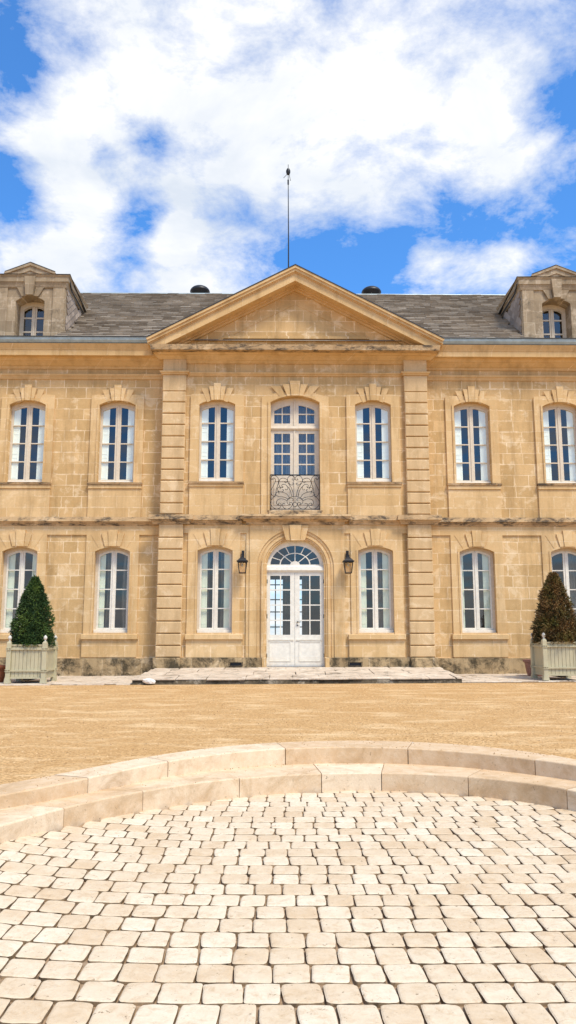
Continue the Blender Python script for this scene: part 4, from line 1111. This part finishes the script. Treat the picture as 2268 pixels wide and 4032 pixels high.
def topiary(loc, label, m_, seed, h=1.50, r0=0.475, name='topiary_tree', n_=6200, ragged=1.0):
    root = tag(empty(name, loc), label, 'tree'); rr = random.Random(seed)
    tk = MB(); tk.tube([(0,0,0.0),(0.01,0,0.4),(0,0.01,1.2)], [0.035,0.03,0.012], 7)
    for k in range(26):
        a = rr.random()*6.28; z = 0.12+1.1*rr.random(); q = 0.7*prof_r(z/h)*r0
        tk.tube([(0,0,z-0.05),(q*.5*math.cos(a),q*.5*math.sin(a),z),(q*math.cos(a),q*math.sin(a),z+0.06)], [0.010,0.007,0.003], 4)
    tk.build('trunk', M['bark'], root)
    cr = MB()
    # dense inner mass of twigs
    pr = [(max(0.01, prof_r(t/12)*r0*0.62*(1+0.08*rr.uniform(-1,1))), t/12*h) for t in range(13)]
    cr.lathe(pr, (0,0,0), 14, 0.0)
    for i in range(n_):
        t = rr.random()**1.35; z = t*h; a = rr.random()*2*math.pi
        lump = 1 + 0.22*mnoise.noise(Vector((math.cos(a)*2.2, math.sin(a)*2.2, z*4+seed)))*ragged
        q = prof_r(t)*r0*lump*rr.uniform(0.60, 1.03)
        c = Vector((q*math.cos(a), q*math.sin(a), z))
        out = Vector((math.cos(a), math.sin(a), rr.uniform(-0.05, 0.75))).normalized()
        d = (out + Vector((rr.uniform(-.75,.75), rr.uniform(-.75,.75), rr.uniform(-.45,.55)))).normalized()
        side_ = d.cross(Vector((rr.uniform(-1,1), rr.uniform(-1,1), rr.uniform(-1,1)))).normalized()
        L = rr.uniform(0.05, 0.11)*(0.7+0.3*ragged); w = rr.uniform(0.008, 0.016)
        tone = min(1, max(0, 0.5+0.9*mnoise.noise(Vector((math.cos(a)*1.6+seed, math.sin(a)*1.6, z*2.6))) + rr.uniform(-.3,.3)))
        # a sprig: stem leaf and two side leaves
        cr.add([c-side_*w*0.4, c+d*L*0.5-side_*w, c+d*L, c+d*L*0.5+side_*w], [(0,1,2,3)], tone)
        for s in (-1, 1):
            d2_ = (d + side_*s*0.9).normalized(); n2_ = d.cross(side_)
            c2 = c + d*L*rr.uniform(0.25,0.55)
            cr.add([c2, c2+d2_*L*0.35+n2_*w*0.8, c2+d2_*L*0.7, c2+d2_*L*0.35-n2_*w*0.5], [(0,1,2,3)], min(1, tone+rr.uniform(0,.2)))
    cr.build('crown', m_, root, recalc=False)
def prof_r(t):
    t = max(0, min(1, t)); return (1-t**1.75)**0.9*(0.93+0.07*math.sin(t*3)) if t > 0.02 else 0.93
topiary((-6.14,-1.86,ZL+0.82), 'dark green clipped cone yew growing in the planter at the left of the facade', M['leaf_green'], 3, h=1.56, name='cone_tree')
topiary((6.06,-1.84,ZRt+0.82), 'browning cone yew with bronze needles growing in the planter at the right', M['leaf_brown'], 8, h=1.60, name='cone_tree', ragged=1.7, r0=0.485)
def pot(loc, r_, h, m_, label):
    root = tag(empty('terracotta_pot', loc), label, 'pot')
    p = MB(); p.lathe([(r_*0.66,0),(r_*0.70,0.02),(r_*0.78,h*0.28),(r_*0.80,h*0.30),(r_*0.785,h*0.32),(r_*0.90,h*0.82),(r_,h*0.84),(r_*1.03,h*0.90),(r_*1.02,h),(r_*0.93,h),(r_*0.90,h*0.9)], (0,0,0), 32, capped=False)
    p.build('pot_body', m_, root, smooth=False)
    so = MB(); so.lathe([(r_*0.895,h*0.88),(0.002,h*0.92)], (0,0,0), 24, capped=False); so.build('soil', M['soil'], root)
pot((-7.02,-1.75,gz(-7,-1.7)+0.035), 0.31, 0.375, M['terracotta'], 'reddish terracotta pot beside the planter of the green cone tree')
pot((5.95,-0.62,gz(6,-.6)+0.045), 0.30, 0.40, M['terracotta_pink'], 'faded pinkish terracotta pot behind the planter of the browning cone tree')

# ------------------------------------------------------------------ camera
YAW, PIT = R(0.65), R(9.0)
cam = bpy.data.cameras.new('camera'); co_ = bpy.data.objects.new('camera', cam); col.objects.link(co_); sc.camera = co_
co_.location = (-0.42, -20.0, 1.10); co_.rotation_euler = (R(90)+PIT, 0, -YAW)
cam.sensor_fit = 'VERTICAL'; cam.sensor_height = 36; cam.sensor_width = 36*2268/4032; cam.lens = 3029/4032*36
cam.clip_end = 2000; cam.clip_start = 0.1

# ------------------------------------------------------------------ light and sky
SUN_EL, SUN_AZ = 58.0, 142.0    # azimuth clockwise from +Y
sd = bpy.data.lights.new('sun', 'SUN'); so_ = bpy.data.objects.new('sun', sd); col.objects.link(so_)
sd.energy = 3.1; sd.angle = R(15); sd.color = (1.0, 0.91, 0.76)
dv = Vector((math.sin(R(SUN_AZ))*math.cos(R(SUN_EL)), math.cos(R(SUN_AZ))*math.cos(R(SUN_EL)), math.sin(R(SUN_EL))))
so_.rotation_euler = dv.to_track_quat('Z', 'Y').to_euler(); so_.location = dv*60
w = bpy.data.worlds.new('World'); sc.world = w; w.use_nodes = True; nt = w.node_tree; nt.nodes.clear(); g = N(nt)
out = g.n('ShaderNodeOutputWorld'); bg = g.n('ShaderNodeBackground'); g.l(bg.outputs[0], out.inputs[0]); bg.inputs[1].default_value = 0.10
sky = g.n('ShaderNodeTexSky', sky_type='NISHITA'); sky.sun_disc = False; sky.sun_elevation = R(SUN_EL); sky.sun_rotation = R(SUN_AZ)
sky.air_density = 1.0; sky.dust_density = 1.0; sky.ozone_density = 3.0
tc = g.n('ShaderNodeTexCoord').outputs['Generated']
sx = g.n('ShaderNodeSeparateXYZ'); g.l(tc, sx.inputs[0])
dn = g.math('ADD', g.math('MAXIMUM', sx.outputs[2], 0.0), 0.22)
cx_ = g.n('ShaderNodeCombineXYZ'); g.l(g.math('DIVIDE', sx.outputs[0], dn), cx_.inputs[0]); g.l(g.math('DIVIDE', sx.outputs[1], dn), cx_.inputs[1])
P = cx_.outputs[0]
n1 = g.noise(g.map(P, (1,1,1), (3.1,1.7,0)), 2.7, 10, 0.64, 0.12).outputs['Fac']
n2 = g.noise(g.map(P, (1.0,1.0,1), (8.4,2.2,0)), 7.0, 9, 0.66, 0.18).outputs['Fac']
dens = g.math('ADD', g.math('MULTIPLY', g.math('SUBTRACT', n1, 0.5), 0.85), g.math('MULTIPLY', g.math('SUBTRACT', n2, 0.5), 1.6))
def pdir(x, y):
    """sky direction for a point of a 1449 x 2576 view"""
    f = 1935.1; u, v = (x-724.5)/f, (1288-y)/f
    fw = Vector((math.sin(YAW)*math.cos(PIT), math.cos(YAW)*math.cos(PIT), math.sin(PIT))); rt = Vector((math.cos(YAW), -math.sin(YAW), 0)); upv_ = rt.cross(fw)
    return (fw + rt*u + upv_*v).normalized()
cov = 0.06
banks = [(700,170,.24,.26),(930,330,.13,.22),(180,290,.07,.26),(200,470,.05,.14),(110,660,.06,.26),(420,620,.035,.20),(480,690,.05,.12),(1230,655,.030,.42),(1070,670,.026,.42),(1320,640,.024,.36),(1150,700,.03,.2),(560,440,.05,.12),(880,615,.018,.2),(1270,430,.06,.34),(1180,300,.06,.2),(560,350,.08,.2),(1230,190,.07,.16),(470,540,.03,.12),
         (60,165,.045,-.50),(190,125,.022,-.34),(20,60,.03,-.15),(370,350,.024,-.50),(255,400,.022,-.55),(40,440,.042,-.55),(150,400,.06,.22),(345,545,.034,-.75),(430,600,.02,.3),(200,600,.05,.22),(80,580,.03,-.38),(120,520,.08,-.10),(545,485,.034,-.40),(650,495,.035,-.36),(1000,600,.09,-.52),(1180,540,.07,-.36),(1400,560,.09,-.50),(1420,290,.06,-.50),(620,600,.04,-.22),(800,630,.045,-.45),(930,680,.04,-.45),(1250,110,.07,-.26),(700,640,.03,-.2),(1400,420,.03,.1)]
cv = None
BACK = [((0.0,-0.97,0.24), 0.30, -0.40)]
for (x, y, s, a) in banks + [(B_[0], 0, B_[1]/1.9, B_[2]) for B_ in BACK]:
    a = a*0.66 if a < 0 else a
    d = pdir(x, y) if not isinstance(x, tuple) else Vector(x).normalized()
    dist = g.n('ShaderNodeVectorMath', operation='DISTANCE'); g.l(tc, dist.inputs[0]); dist.inputs[1].default_value = d
    e = g.math('MULTIPLY', g.mr(dist.outputs['Value'], 0, s*1.9, 1, 0, True), a)
    cv = e if cv is None else g.math('ADD', cv, e)
dens = g.math('ADD', dens, g.math('MULTIPLY', cv, 1.0))
dens = g.math('ADD', dens, g.mr(sx.outputs[2], 0.0, 0.14, 0.45, 0.0))
mask = g.math('POWER', g.mr(dens, -0.18, 0.36, 0, 1), 0.9)
shade = g.mr(g.noise(g.map(P, (1,1,1), (1,6,0)), 3.0, 6, 0.6, 0.3).outputs['Fac'], 0.35, 0.7, 0.0, 1.0)
cl = g.mix(shade, (5.9,6.4,7.1), (9.3,9.1,8.7))
skc = g.vmath('MULTIPLY', sky.outputs[0], (0.72, 1.45, 2.10))
c = g.mix(g.math('MULTIPLY', mask, 0.96), skc, cl)
g.l(c, bg.inputs[0])
sc.view_settings.view_transform = 'Standard'; sc.view_settings.look = 'None'; sc.view_settings.gamma = 1; sc.view_settings.exposure = 0.40
sc.cycles.max_bounces = 8; sc.cycles.transparent_max_bounces = 12
